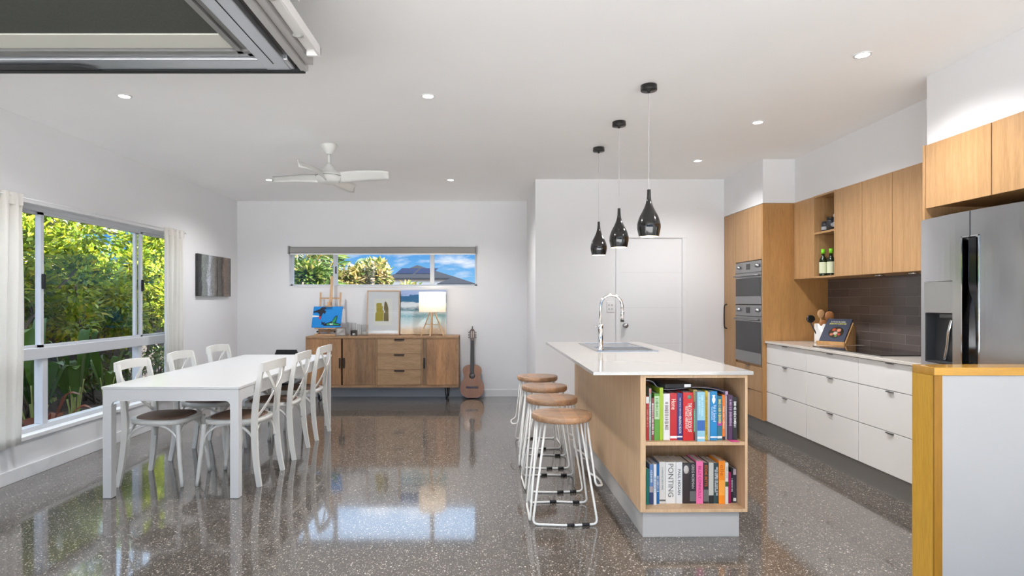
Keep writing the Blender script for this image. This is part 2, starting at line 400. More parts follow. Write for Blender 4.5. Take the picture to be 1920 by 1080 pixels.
struct('trim_2', MB().box(fx+.04, XL+.012, wy0, wy1, wz0-.02, wz0+.012, .003).box(fx+.04, XL+.008, wy0, wy1, wz1-.012, wz1+.03, .003), TRIM)

# ------------------------------------------------------------------ back window with roller blind
fy = YB+.09
wb = struct('window_2', MB().box(bx0, bx1, fy-.03, fy+.03, bz0, bz0+.03).box(bx0, bx1, fy-.03, fy+.03, bz1-.03, bz1)
            .box(bx0, bx0+.045, fy-.03, fy+.03, bz0, bz1).box(bx1-.045, bx1, fy-.03, fy+.03, bz0, bz1), ALUP)
for xx in (-2.135, -.785):
    obj('mullion', MB().box(xx-.028, xx+.028, fy-.032, fy+.02, bz0+.03, bz1-.03, .002), ALUP, wb)
for (a0, a1) in ((bx0+.045, -2.163), (-2.107, -.813), (-.757, bx1-.045)):
    obj('pane', MB().box(a0, a1, fy-.002, fy+.002, bz0+.03, bz1-.03), PANE, wb)
obj('latch', MB().box(-2.128, -2.114, fy-.05, fy-.032, 1.70, 1.80, .003), ALUD, wb)
struct('trim_3', MB().box(bx0, bx1, YB-.008, fy-.03, bz0-.006, bz0+.008, .002).box(bx0-.0, bx0+.012, YB-.006, fy-.03, bz0, bz1).box(bx1-.012, bx1, YB-.006, fy-.03, bz0, bz1), TRIM)
t = thing('roller_blind', 'grey roller blind rolled up at the top of the wide back window', 'blind', (-1.455, YB, 1.95))
obj('fabric', MB().box(bx0+.03, bx1-.03, YB-.062, YB-.012, 1.972, 2.064, .018), BLINDF, t, True)
obj('bottom_rail', MB().box(bx0+.04, bx1-.04, YB-.045, YB-.022, 1.957, 1.975, .003), mat('white blind rail', (.85, .85, .85), .4), t, True)
for xx in (bx0+.012, bx1-.03): obj('bracket', MB().box(xx, xx+.018, YB-.065, YB-.002, 1.965, 2.075, .004), mat('grey bracket', (.3, .3, .3), .5), t, True)

# ------------------------------------------------------------------ curtains
def curtain(y0, y1, folds, label, seed):
    r = random.Random(seed); n = folds*10; z0, z1 = .285, 2.095; rows = 26; bm = MB(); G = []
    ph = [r.uniform(-.5, .5) for _ in range(5)]
    for j in range(rows+1):
        z = z0+(z1-z0)*j/rows; row = []; head = max(0, (z-1.98)/.115)
        for i in range(n+1):
            u = i/n; a = u*folds*2*PI
            k = .026*(1-.55*head); x_ = XL+.07+k*math.sin(a+.4*math.sin(a*.5+ph[0])+.25*math.sin(z*2+ph[1]))+.006*math.sin(a*2.7+ph[2]+z)
            y_ = y0+(y1-y0)*u+.012*math.sin(z*2.2+u*5+ph[3])+(u-.5)*.04*head
            if head > 0: x_ += .004*math.sin(a*4)
            row.append(bm.b.verts.new((x_, y_, z)))
        G.append(row)
    fs = [bm.b.faces.new((G[j][i], G[j][i+1], G[j+1][i+1], G[j+1][i])) for j in range(rows) for i in range(n)]
    bm._fin(fs, True)
    t = thing('curtain', label, 'curtain', (XL+.07, (y0+y1)/2, z0), 0, 'cream curtains of the side window')
    o = obj('drape', bm, CURT, t, True); md = o.modifiers.new('s', 'SOLIDIFY'); md.thickness = .003
    hd = MB()
    pts = [(XL+.07+.012*math.sin((y-y0)*90), y, 2.06) for y in [y0+(y1-y0)*q/30 for q in range(31)]]
    hd.bar(pts, .012, .085, (0, 0, 1)); obj('heading_tape', hd, CURT, t, True)
    return t
curtain(3.62, 4.27, 7, 'cream gathered curtain at the near left end of the side window', 3)
curtain(6.17, 6.53, 4, 'cream gathered curtain at the far right end of the side window', 8)
t = thing('curtain_rod', 'slim white curtain rod along the head of the side window', 'curtain rod', (XL+.07, 5.1, 2.07))
obj('rod', MB().tube([(XL+.07, 3.55, 2.08), (XL+.07, 6.60, 2.08)], .006, 8), TRIM, t, True)
for yy in (3.58, 5.1, 6.58): obj('bracket', MB().box(XL, XL+.075, yy-.006, yy+.006, 2.074, 2.09), TRIM, t, True)

# ------------------------------------------------------------------ overhead: bulkhead and open awning sash at the top left
struct('trim_4', MB().box(XL+.001, -.742, .2, 2.30, 2.50, ZC-.001), WALL)
t = thing('awning_window', 'open overhead aluminium window sash at the top left, seen from below', 'window', (-2.1, 1.6, 2.40))
b = MB().box(XL+.01, -.9, 2.625, 2.735, 2.405, 2.46, .006).box(-1.032, -.918, .25, 2.735, 2.403, 2.458, .004)
obj('frame', b, ALU, t, True)
obj('seal', MB().box(XL+.01, -.862, 2.7355, 2.764, 2.398, 2.445).box(-.978, -.974, .25, 2.66, 2.4015, 2.404), ALUD, t, True)
obj('glazing_bead', MB().box(XL+.01, -1.034, 2.545, 2.57, 2.41, 2.455).box(XL+.01, -1.034, 2.575, 2.62, 2.42, 2.455).box(-1.066, -1.036, .25, 2.62, 2.42, 2.455).box(-1.095, -1.07, .25, 2.57, 2.41, 2.455), GREYM if False else mat('bead grey', (.17, .17, .165), .4), t, True)
obj('pane', MB().box(XL+.01, -1.096, .25, 2.545, 2.448, 2.454), PANE, t, True)
obj('channel', MB().box(-.916, -.880, .25, 2.72, 2.43, 2.46), mat('dark channel', (.05, .045, .042), .5), t, True)
obj('outer_frame', MB().box(-.876, -.842, .25, 2.745, 2.40, 2.46, .002).box(-.840, -.806, .25, 2.70, 2.412, 2.475, .002), mat('grey outer frame', (.42, .41, .40), .4, .3), t, True)
obj('handle', MB().prism([(XL+.02, 2.665), (-1.86, 2.665), (-1.80, 2.705), (XL+.02, 2.705)], 'z', 2.392, 2.402), RUBBER, t, True)
b = MB().box(-.80, -.742, .25, 2.56, 2.425, 2.44, .002).box(-.748, -.738, .25, 2.60, 2.40, 2.445, .002).box(-.80, -.738, 2.575, 2.59, 2.405, 2.445, .002)
obj('stay_rail', b, mat('white stay rail', (.72, .71, .69), .4), t, True)
for yy in (2.10, 2.40):
    arc = [(-.775+.022*math.cos(a)-.01, yy+.03*math.sin(a), 2.424) for a in [PI*.1+PI*.8*i/8 for i in range(9)]]
    obj('clip', MB().tube(arc, .007, 8), mat('clip grey', (.38, .38, .36), .4), t, True)
t = thing('retracted_screen', 'charcoal mesh screen panel inside the open overhead sash, edged in cream', 'screen', (-2.2, 1.3, 2.44))
obj('mesh', MB().box(XL+.01, -1.099, .25, 2.405, 2.424, 2.430), DARKF, t, True)
obj('rail', MB().box(XL+.01, -1.099, 2.407, 2.540, 2.420, 2.436, .003), mat('cream rail', (.55, .55, .49), .5), t, True)

# ------------------------------------------------------------------ downlights
def downlight(x_, y_, label, watts=1.0):
    t = thing('downlight', label, 'downlight', (x_, y_, ZC), 0, 'recessed ceiling downlights')
    obj('rim', MB().lathe([(.034, -.001), (.046, -.001), (.046, -.005), (.036, -.007), (.034, -.004)], n=28, cap=False), TRIM, t)
    obj('lens', MB().lathe([(.0, -.0035), (.036, -.0035)], n=24, cap=False), LEDM, t)
    ld = bpy.data.lights.new('downlight_bulb', 'SPOT'); ld.energy = DOWNLIGHT_W*watts; ld.spot_size = math.radians(146); ld.spot_blend = .8; ld.shadow_soft_size = .05; ld.color = (1, .985, .985)
    lo = bpy.data.objects.new('downlight_bulb', ld); C.objects.link(lo); lo.parent = t; lo.location = (0, 0, -.03)
for a in ((-2.44, 3.93, 'glowing downlight in the ceiling over the near end of the dining table'),
          (-.405, 3.93, 'glowing downlight in the ceiling left of the pendants, nearest the middle'),
          (-2.49, 6.66, 'small glowing downlight just left of the ceiling fan'),
          (-.43, 6.66, 'small glowing downlight above the back window, right of the ceiling fan'),
          (2.085, 3.27, 'largest glowing downlight, near the fridge at the upper right'),
          (2.07, 4.51, 'glowing downlight right of the nearest pendant lamp'),
          (2.05, 5.75, 'small glowing downlight in front of the oven tower', .62)): downlight(*a)
for x_, y_ in ((-2.44, 1.0), (-.405, 1.2), (2.08, 1.0)): downlight(x_, y_, 'downlight in the ceiling behind the camera, %s' % ('on the window side' if x_ < -1 else 'in the middle' if x_ < 1 else 'on the kitchen side'), 1.0)

# ------------------------------------------------------------------ pendant lamps
def pendant(x_, y_, label):
    t = thing('pendant_lamp', label, 'pendant light', (x_, y_, 1.735), 0, 'black teardrop pendants over the island')
    obj('ceiling_rose', MB().lathe([(0, .965), (.05, .965), (.052, .935), (.05, .93), (.012, .928), (.006, .915), (0, .915)], n=28, cap=False), BLACK, t)
    obj('cord', MB().tube([(0, 0, .295), (0, 0, .928)], .0018, 6), mat('clear cord', (.6, .6, .6), .3), t)
    prof = [(.062, 0), (.0685, .028), (.0735, .06), (.071, .09), (.058, .13), (.040, .165), (.026, .195), (.017, .225), (.0125, .255), (.011, .30)]
    P = [(p.x, p.y) for p in spline([(r, z, 0) for r, z in prof], 3)]
    sh = obj('shade', MB().lathe(P, n=36, cap=False), mat('black pendant gloss', (.012, .011, .010), .12, coat=.5), t)
    obj('shade_lining', MB().lathe([(r-.003, z+.001) for r, z in P if z < .2], n=36, cap=False), mat('white lining', (.8, .78, .74), .5), t)
    obj('bulb', MB().lathe([(0, .005), (.03, .01), (.04, .03), (.03, .055), (.014, .08)], n=20, cap=False), BULBM, t)
    ld = bpy.data.lights.new('pendant_bulb', 'SPOT'); ld.energy = 5; ld.spot_size = math.radians(120); ld.spot_blend = .8; ld.shadow_soft_size = .04; ld.color = (1, .86, .7)
    lo = bpy.data.objects.new('pendant_bulb', ld); C.objects.link(lo); lo.parent = t; lo.location = (0, 0, .0)
pendant(1.022, 3.74, 'black teardrop pendant lamp, nearest and largest of the three')
pendant(1.002, 4.505, 'black teardrop pendant lamp in the middle of the row of three')
pendant(.990, 5.27, 'black teardrop pendant lamp, farthest and smallest of the three')

# ------------------------------------------------------------------ ceiling fan
t = thing('ceiling_fan', 'white four-bladed ceiling fan hanging over the dining area', 'ceiling fan', (-1.405, 5.17, 2.41))
FW = mat('fan white', (.70, .70, .67), .3)
obj('canopy', MB().lathe([(0, .29), (.072, .29), (.07, .275), (.03, .215), (.018, .205), (0, .205)], n=32, cap=False), FW, t)
obj('downrod', MB().tube([(0, 0, .21), (0, 0, .10)], .011, 12), FW, t)
obj('motor_housing', MB().lathe([(0, .13), (.018, .128), (.04, .10), (.066, .06), (.085, .042), (.11, .03), (.115, .018), (.11, .012), (.115, .006), (.112, -.01), (.095, -.04), (.06, -.052), (0, -.054)], n=40, cap=False), FW, t)
obj('vent_band', MB().lathe([(.1135, .014), (.1165, .014), (.1165, .010), (.1135, .010)], n=40, cap=False), mat('vent shadow gap', (.2, .2, .19), .6), t)
for a in (-2, 88, 178, 268):
    # blade built along +x then turned
    A = math.radians(a-10); bm = MB(); G = []
    for i in range(13):
        u = i/12; r_ = .09+.46*u; wd = (.030+.040*math.sin(min(1, u*1.25)*PI*.6))*(1 if u < .8 else max(.12, math.sqrt(max(0, 1-((u-.8)/.2)**2))))
        row = []
        for j in range(5):
            v = (j/4-.5); yl = v*wd*2*.62+.02*math.sin(u*PI*.7)
            zl = .0-.085*v*(1-u*.25)+.006*math.sin(u*PI)
            x2 = r_*math.cos(A)-yl*math.sin(A); y2 = r_*math.sin(A)+yl*math.cos(A)
            row.append(bm.b.verts.new((x2, y2, zl)))
        G.append(row)
    bm._fin([bm.b.faces.new((G[i][j], G[i+1][j], G[i+1][j+1], G[i][j+1])) for i in range(12) for j in range(4)], True)
    o = obj('blade', bm, FW, t); md = o.modifiers.new('s', 'SOLIDIFY'); md.thickness = .006; md.offset = 0

# ------------------------------------------------------------------ wall art on the left wall
def artmat(name, seed, cols):
    m, n, p = newmat(name); v = objcoord(n, (1, 6, 1.6)); 
    k = noise(n, v, 2.0+seed, 8, .65, 1.5)
    c = ramp(n, k, cols); f = noise(n, objcoord(n, (1, 3, 3)), 9, 6, .7, 2)
    n.links.new(mixc(n, .4, c, ramp(n, f, [(.35, (.02, .02, .02)), (.6, (.42, .40, .36))])), p.inputs['Base Color'])
    p.inputs['Roughness'].default_value = .35; return m
def rockmat(name, y0, y1, stops):
    """a picture whose tones change across its width, broken up by streaks"""
    m, n, p = newmat(name); v = objcoord(n); sp = n.nodes.new('ShaderNodeSeparateXYZ'); n.links.new(v, sp.inputs[0])
    mr = n.nodes.new('ShaderNodeMapRange'); n.links.new(sp.outputs['Y'], mr.inputs[0]); mr.inputs[1].default_value = y0-7.37; mr.inputs[2].default_value = y1-7.37
    a = n.nodes.new('ShaderNodeMath'); a.operation = 'MULTIPLY_ADD'; n.links.new(noise(n, objcoord(n, (1, 9, 3)), 1.6, 5, .6, 1), a.inputs[0]); a.inputs[1].default_value = .5
    b2 = n.nodes.new('ShaderNodeMath'); b2.operation = 'SUBTRACT'; n.links.new(mr.outputs[0], b2.inputs[0]); b2.inputs[1].default_value = .25
    n.links.new(b2.outputs[0], a.inputs[2]); c = ramp(n, a.outputs[0], stops)
    f = noise(n, objcoord(n, (1, 5, 5)), 6, 7, .7, 2.5)
    n.links.new(mixc(n, .55, c, ramp(n, f, [(.38, (.05, .05, .05)), (.62, (.85, .85, .85))]), 'OVERLAY'), p.inputs['Base Color']); p.inputs['Roughness'].default_value = .4; return m
t = thing('canvas_diptych', 'two-panel canvas of grey rocks and water on the left wall', 'artwork', (XL, 7.37, 1.38))
obj('canvas_left', MB().box(XL+.001, XL+.035, 6.94, 7.44, 1.38, 1.885, .003), rockmat('waterfall print', 6.94, 7.44, [(.0, (.02, .02, .02)), (.12, (.03, .03, .03)), (.18, (.22, .25, .22)), (.45, (.20, .22, .22)), (.55, (.55, .56, .62)), (.68, (.24, .25, .26)), (.85, (.20, .18, .15)), (1, (.03, .025, .02))]), t, True)
obj('canvas_right', MB().box(XL+.001, XL+.035, 7.447, 7.82, 1.38, 1.885, .003), rockmat('rocks print', 7.44, 7.82, [(.0, (.12, .10, .08)), (.25, (.08, .07, .06)), (.35, (.015, .012, .012)), (.5, (.22, .15, .10)), (.8, (.16, .13, .11)), (1, (.06, .055, .05))]), t, True)

# ------------------------------------------------------------------ dining table
tx0, tx1, ty0, ty1 = -2.585, -1.675, 3.93, 6.24; tz = .752
t = thing('dining_table', 'long white rectangular dining table with square legs', 'dining table', ((tx0+tx1)/2, (ty0+ty1)/2, 0))
obj('tabletop', MB().box(tx0-.006, tx1+.006, ty0-.006, ty1+.006, tz-.020, tz, .003), TABLEW, t, True)
ap = MB()
def legcurve(a0, a1, r=.032, w_=.057):
    # inverted U profile between a0 and a1 with rounded inner corners
    zt, zb = tz-.0205, tz-.097
    o = [(a0, zt), (a0, zb-r), (a0+w_, zb-r)]
    o += [(a0+w_+r-r*math.cos(k*PI/12), zb-r+r*math.sin(k*PI/12)) for k in range(1, 7)]
    o += [(a1-w_-r+r*math.sin(k*PI/12), zb-r+r*math.cos(k*PI/12)) for k in range(0, 7)]
    o += [(a1, zb-r), (a1, zt)]
    return o
ap.prism(legcurve(tx0, tx1), 'y', ty0, ty0+.022).prism(legcurve(tx0, tx1), 'y', ty1-.022, ty1)
ap.prism(legcurve(ty0+.0225, ty1-.0225, w_=.035), 'x', tx0, tx0+.022).prism(legcurve(ty0+.0225, ty1-.0225, w_=.035), 'x', tx1-.022, tx1)
obj('apron', ap, TABLEW, t, True)
for lx in (tx0, tx1-.057):
    for ly in (ty0, ty1-.057):
        obj('leg', MB().box(lx, lx+.057, ly, ly+.057, .002, tz-.128, .002), TABLEW, t, True)

# ------------------------------------------------------------------ cross-back dining chairs
def make_chair(label):
    t = thing('dining_chair', label, 'chair', (0, 0, 0), 0, 'white cross-back chairs round the dining table')
    def outline(a, bq, n=36, z=0, off=0):
        o = []
        for i in range(n):
            th = 2*PI*i/n; c_, s_ = math.cos(th), math.sin(th); p = 2/3.0
            x_ = a*math.copysign(abs(c_)**p, c_); y_ = bq*math.copysign(abs(s_)**p, s_)
            y_ *= 1+.10*(x_/a)                       # wider towards the front
            o.append((x_+off, y_))
        return o
    o1 = outline(.215, .205)
    obj('seat_frame', MB().prism(o1, 'z', .438, .472, True), WHITE, t)
    pd = MB(); rings = []
    for k, zz in ((.90, .471), (.885, .479), (.80, .486), (.55, .490), (.2, .491)):
        rings.append([pd.b.verts.new((x_*k, y_*k, zz)) for x_, y_ in outline(.205, .195)])
    fs = [pd.b.faces.new((A[i], A[(i+1) % 36], B[(i+1) % 36], B[i])) for A, B in zip(rings, rings[1:]) for i in range(36)]
    fs.append(pd.b.faces.new(rings[-1])); pd._fin(fs, True); obj('seat', pd, RUSH, t)
    for s in (-1, 1):
        post = spline([(-.238, s*.205, 0), (-.212, s*.197, .16), (-.196, s*.19, .34), (-.194, s*.188, .47), (-.207, s*.188, .62), (-.235, s*.190, .78), (-.252, s*.186, .868)], 5)
        obj('back_leg', MB().bar(post, .024, .034, (1, 0, 0), taper=[.95+.25*math.sin(min(1, p.z/.8)*PI) for p in post]), WHITE, t)
        fl = spline([(.222, s*.205, 0), (.198, s*.195, .22), (.180, s*.180, .44)], 5)
        obj('front_leg', MB().tube(fl, .0155, 10, taper=[.82+.35*(p.z/.44) for p in fl]), WHITE, t)
    # curved top rail
    tr = spline([(-.256, -.205, .850), (-.272, -.10, .856), (-.280, 0, .858), (-.272, .10, .856), (-.256, .205, .850)], 5)
    obj('top_rail', MB().bar(tr, .02, .066, (0, 0, 1), taper=None), WHITE, t)
    for s in (-1, 1):
        x_ = spline([(-.262, -s*.150, .835), (-.275, -s*.085, .74), (-.262+.008*s, 0, .645), (-.232, s*.10, .555), (-.200, s*.172, .485)], 5)
        obj('cross_strap', MB().bar(x_, .024, .007, (1, 0, .2)), WHITE, t)
    def arch(p, q):
        p, q = Vector(p), Vector(q); m_ = (p+q)/2
        pts = [p, p.lerp(q, .06)+Vector((0, 0, .075)), p.lerp(q, .25)+Vector((0, 0, .135)), m_+Vector((0, 0, .152)), p.lerp(q, .75)+Vector((0, 0, .135)), p.lerp(q, .94)+Vector((0, 0, .075)), q]
        return spline(pts, 4)
    for s in (-1, 1):
        obj('bentwood_brace', MB().tube(arch((.186, s*.185, .285), (-.19, s*.182, .285)), .0095, 8), WHITE, t)
    obj('bentwood_brace', MB().tube(arch((.180, -.18, .285), (.180, .18, .285)), .0095, 8), WHITE, t)
    obj('bentwood_brace', MB().tube(arch((-.183, -.175, .285), (-.183, .175, .285)), .0095, 8), WHITE, t)
    return t
c0 = make_chair('white cross-back chair, nearest on the window side of the table')
c0.location = (-2.405, 4.385, 0)
dup(c0, (-2.405, 5.075, 0), math.radians(1), 'white cross-back chair, middle one on the window side of the table')
dup(c0, (-2.41, 5.77, 0), math.radians(-2), 'white cross-back chair, farthest on the window side of the table')
dup(c0, (-1.86, 4.40, 0), PI+math.radians(-3), 'white cross-back chair, nearest on the room side of the table')
dup(c0, (-1.86, 5.085, 0), PI+math.radians(1), 'white cross-back chair, middle one on the room side of the table')
dup(c0, (-1.86, 5.765, 0), PI+math.radians(-1), 'white cross-back chair, farthest on the room side of the table')

# black chair at the far end, facing the camera
t = thing('office_chair', 'low black plastic chair at the far end of the dining table', 'chair', (-2.235, 6.27, 0))
obj('seat', MB().box(-.20, .20, -.18, .22, .43, .465, .014), BLACK, t)
bk = MB(); pts = [(-.128, .735), (-.110, .783), (.110, .783), (.128, .735), (.12, .52), (-.12, .52)]
bk.prism(pts, 'y', .215, .235); bk.box(-.10, -.07, .2, .22, .44, .56).box(.07, .10, .2, .22, .44, .56)
obj('backrest', bk, BLACK, t)
for s in (-1, 1):
    for yy in (-.16, .2): obj('leg', MB().tube([(s*.17, yy, .43), (s*.19, yy*1.1, 0)], .011, 8), BLACK, t)

# ------------------------------------------------------------------ sideboard
def W(px, py, Y): return ((px-PX)*Y/F, H-(py-PY)*Y/F)
SY = 7.68; SB = 8.08; sx0, sx1, sz0, sz1 = -2.395, -.392, .187, .857
t = thing('sideboard', 'long rustic timber sideboard against the back wall under the window', 'sideboard', ((sx0+sx1)/2, (SY+SB)/2, 0))
th_ = .03
obj('top', MB().box(sx0, sx1, SY, SB, sz1-th_, sz1, .003), SIDEF, t, True)
obj('carcass', MB().box(sx0, sx0+th_, SY, SB, sz0, sz1-th_).box(sx1-th_, sx1, SY, SB, sz0, sz1-th_).box(sx0+th_, sx1-th_, SY, SB, sz0, sz0+th_).box(sx0+th_, sx1-th_, SB-.02, SB, sz0+th_, sz1-th_), SIDEF, t, True)
HB = mat('blackened iron', (.03, .024, .022), .5, .5)
zt, zb = sz1-th_-.004, sz0+th_+.004
def vdoor(x0, x1, hx):
    dd = obj('door', MB().box(x0, x1, SY+.002, SY+.024, zb, zt, .002), SIDEW, t, True)
    obj('handle', MB().box(hx-.011, hx+.011, SY-.009, SY+.004, .44, .575, .002), HB, dd, True)
q = lambda px: W(px, 0, SY)[0]
vdoor(q(577), q(639.5), q(637)); vdoor(q(642.5), q(703.5), q(645)); vdoor(q(793), q(855.5), q(795.5))
dzs = [(zt-.190, zt), (zt-.190-.209, zt-.190-.008), (zb, zt-.190-.217)]
obj('divider', MB().box(q(704), q(706.5), SY, SB-.03, zb-.004, zt+.004).box(q(790), q(792.5), SY, SB-.03, zb-.004, zt+.004).box(q(706.5), q(790), SY+.001, SY+.2, dzs[0][0]-.007, dzs[0][0]-.001).box(q(706.5), q(790), SY+.001, SY+.2, dzs[1][0]-.007, dzs[1][0]-.001), SIDEF, t, True)
for z0_, z1_ in dzs:
    dd = obj('drawer', MB().box(q(707), q(789.5), SY+.002, SY+.024, z0_, z1_, .002), SIDEH, t, True)
    obj('handle', MB().box(q(739), q(758), SY-.009, SY+.004, z1_-.018, z1_-.001, .002), HB, dd, True)
for lx in (sx0+.16, sx1-.16):
    pth = [(lx-.02, SY+.05, sz0), (lx, SY+.06, .012), (lx, SB-.06, .012), (lx-.02, SB-.05, sz0)]
    obj('leg', MB().tube([(lx-.02, SY+.05, sz0+.002), (lx-.004, SY+.055, .02), (lx, SY+.075, .008), (lx, SB-.075, .008), (lx-.004, SB-.055, .02), (lx-.02, SB-.05, sz0+.002)], .007, 8)
        .tube([(lx+.02, SY+.05, sz0+.002), (lx+.004, SY+.055, .02)], .007, 8).tube([(lx+.02, SB-.05, sz0+.002), (lx+.004, SB-.055, .02)], .007, 8), BLACK, t, True)
TZ = sz1

# easel with the aeroplane painting
t = thing('table_easel', 'small wooden easel on the left end of the sideboard', 'easel', (-2.17, 7.90, TZ))
R_ = Matrix.Rotation(math.radians(-8), 3, 'X')
def lean(x_, z, y=0): return (x_, y+z*math.tan(math.radians(9)), z)
obj('mast', MB().bar([lean(.025, .03, -.02), lean(.035, .80, -.02)], .034, .016, (0, -1, 0)), EASELW, t)
for s in (-1, 1):
    obj('upright', MB().bar([lean(s*.135+.02, .02), lean(s*.135+.02, .58)], .022, .014, (0, -1, 0)), EASELW, t)
obj('crossbar', MB().bar([lean(-.125, .50, -.008), lean(.165, .50, -.008)], .02, .012, (0, -1, 0)).bar([lean(-.125, .06), lean(.165, .06)], .03, .014, (0, -1, 0)), EASELW, t)
obj('ledge', MB().box(-.15, .16, -.095, -.02, .088, .105, .003), EASELW, t)
obj('base', MB().box(-.15, -.12, -.10, .12, 0, .025, .003).box(.15, .18, -.10, .12, 0, .025, .003).box(-.12, .15, -.10, -.07, 0, .022, .003), EASELW, t)
obj('canvas_clamp', MB().box(-.02, .065, -.048, .03, .385, .402, .003).box(.0, .045, -.01, .03, .402, .45, .003), EASELW, t)
obj('clamp_knob', MB().lathe([(0, 0), (.013, 0), (.013, -.02), (0, -.022)], .022, .03, .44, 14, False, 'y').lathe([(0, 0), (.012, 0), (.012, -.014), (0, -.016)], -.105, -.095, .055, 12, False, 'y').lathe([(0, 0), (.012, 0), (.012, -.014), (0, -.016)], .125, -.095, .055, 12, False, 'y'), RUBBER, t)
BLUEP = mat('bright blue paint', (.0, .22, .62), .4); INK = mat('black paint', (.01, .01, .02), .4)
PW = mat('white paint', (.8, .8, .8), .4); PR = mat('red paint', (.55, .03, .05), .4); PG = mat('green paint', (.02, .30, .10), .4)
t = thing('aeroplane_painting', 'bright blue painting of a black plane and a green plane, on the easel', 'painting', (-2.17, 7.90, TZ))
LM = Matrix.Rotation(math.radians(-9), 3, 'X')
def leaned(mb, y=-.058, z=.107, ry=0):
    for v in mb.b.verts:
        p = LM @ Vector((v.co.x, v.co.y, v.co.z)); v.co = p+Vector((0, y, z))
    return mb
obj('canvas', leaned(MB().prism([(-.20, 0), (.19, 0), (.208, .285), (-.178, .285)], 'y', 0, .018)), BLUEP, t)
def pp(pts, y=-.0015): return [(-.20+x_*.41/300, (210-yy)*.285/215) for x_, yy in pts]   # from a 300x210 sketch grid
def flat(name, pts, m_, y=-.0015):
    obj(name, leaned(MB().prism(pp(pts), 'y', y, .0)), m_, t)
flat('black_plane', [(15, 45), (75, 22), (95, 2), (130, 0), (143, 12), (120, 32), (140, 42), (128, 72), (110, 60), (97, 90), (85, 130), (68, 118), (75, 75), (55, 55), (20, 58)], INK)
flat('red_tail', [(72, 95), (92, 95), (84, 128), (70, 120)], PR, -.003)
flat('white_trail', [(8, 84), (70, 90), (72, 99), (8, 104)], PW, -.002)
flat('green_plane', [(110, 175), (165, 158), (200, 145), (230, 95), (252, 84), (250, 118), (238, 160), (285, 172), (285, 190), (120, 190)], INK, -.002)
flat('green_wing', [(205, 148), (232, 104), (246, 95), (242, 128), (228, 158), (200, 160)], PG, -.0035)
flat('green_hull', [(150, 170), (200, 162), (275, 176), (270, 185), (150, 184)], PG, -.0035)
flat('propeller', [(100, 142), (112, 160), (135, 150), (122, 170), (130, 188), (115, 176), (98, 182)], INK, -.003)
flat('white_spots', [(178, 172), (186, 168), (194, 174), (205, 168), (212, 176), (200, 181), (182, 181)], PW, -.0045)

# framed print
WOODF = wood('pale timber frame', (.45, .30, .20), (.60, .43, .30), (6, 6, 1), .4)
t = thing('framed_print', 'timber-framed print of two mustard and olive shapes, leaning on the wall', 'framed picture', (-1.44, 7.97, TZ+.001))
LM2 = Matrix.Rotation(math.radians(-7), 3, 'X')
def l2(mb, M=LM2):
    for v in mb.b.verts: v.co = M @ v.co
    return mb
fw, fh = .452, .612
obj('frame', l2(MB().box(-fw/2, -fw/2+.016, 0, .022, .003, fh).box(fw/2-.016, fw/2, 0, .022, .003, fh).box(-fw/2+.016, fw/2-.016, 0, .022, .003, .02).box(-fw/2+.016, fw/2-.016, 0, .022, fh-.016, fh)), WOODF, t)
obj('mat_board', l2(MB().box(-fw/2+.016, fw/2-.016, .008, .018, .02, fh-.016)), mat('mat board', (.74, .74, .76), .7), t)
obj('paper', l2(MB().box(-.125, .125, .006, .008, .13, .50)), mat('ivory paper', (.80, .79, .74), .7), t)
MU = mat('mustard ink', (.42, .34, .04), .7); OLV = mat('olive brown ink', (.20, .15, .06), .7)
sh = lambda pts: [(x_, z) for x_, z in pts]
obj('mustard_shape', l2(MB().prism([(-.105, .19), (-.105, .30), (-.09, .315), (-.095, .43), (-.07, .44), (-.02, .435), (-.02, .40), (.0, .39), (-.01, .34), (.01, .33), (.005, .22), (-.0, .19)], 'y', .0035, .006)), MU, t)
obj('olive_shape', l2(MB().prism([(.01, .19), (.012, .30), (.03, .315), (.01, .35), (.015, .44), (.03, .465), (.055, .43), (.07, .37), (.078, .19)], 'y', .0035, .006)), OLV, t)
obj('glazing', l2(MB().box(-fw/2+.016, fw/2-.016, .001, .002, .02, fh-.016)), CLEAR, t)

# ocean canvas
def oceanmat():
    m, n, p = newmat('ocean painting'); v = objcoord(n); s = n.nodes.new('ShaderNodeSeparateXYZ'); n.links.new(v, s.inputs[0])
    a = n.nodes.new('ShaderNodeMath'); a.operation = 'MULTIPLY_ADD'; n.links.new(noise(n, objcoord(n, (2.5, 1, 6)), 3, 6, .65, 1.2), a.inputs[0]); a.inputs[1].default_value = .10
    n.links.new(s.outputs['Z'], a.inputs[2])
    d = n.nodes.new('ShaderNodeMath'); d.operation = 'DIVIDE'; n.links.new(a.outputs[0], d.inputs[0]); d.inputs[1].default_value = .70
    c = ramp(n, d.outputs[0], [(.0, (.50, .34, .18)), (.16, (.62, .50, .36)), (.24, (.60, .66, .66)), (.36, (.42, .58, .62)), (.44, (.18, .40, .48)), (.50, (.50, .62, .66)), (.56, (.03, .14, .20)), (.63, (.60, .66, .70)), (.68, (.55, .62, .68)), (.70, (.02, .12, .24)), (.80, (.01, .10, .24)), (.84, (.02, .13, .30)), (.848, (.30, .40, .66)), (1, (.35, .44, .68))])
    w_ = noise(n, objcoord(n, (5, 1, 12)), 6, 7, .7, 2.5)
    k = ramp(n, w_, [(.55, (0, 0, 0)), (.66, (1, 1, 1))])
    lo = n.nodes.new('ShaderNodeMath'); lo.operation = 'LESS_THAN'; n.links.new(s.outputs['Z'], lo.inputs[0]); lo.inputs[1].default_value = .36
    kk = n.nodes.new('ShaderNodeMath'); kk.operation = 'MULTIPLY'; n.links.new(k, kk.inputs[0]); n.links.new(lo.outputs[0], kk.inputs[1])
    n.links.new(mixc(n, kk.outputs[0], c, (.78, .80, .78)), p.inputs['Base Color']); p.inputs['Roughness'].default_value = .5; return m
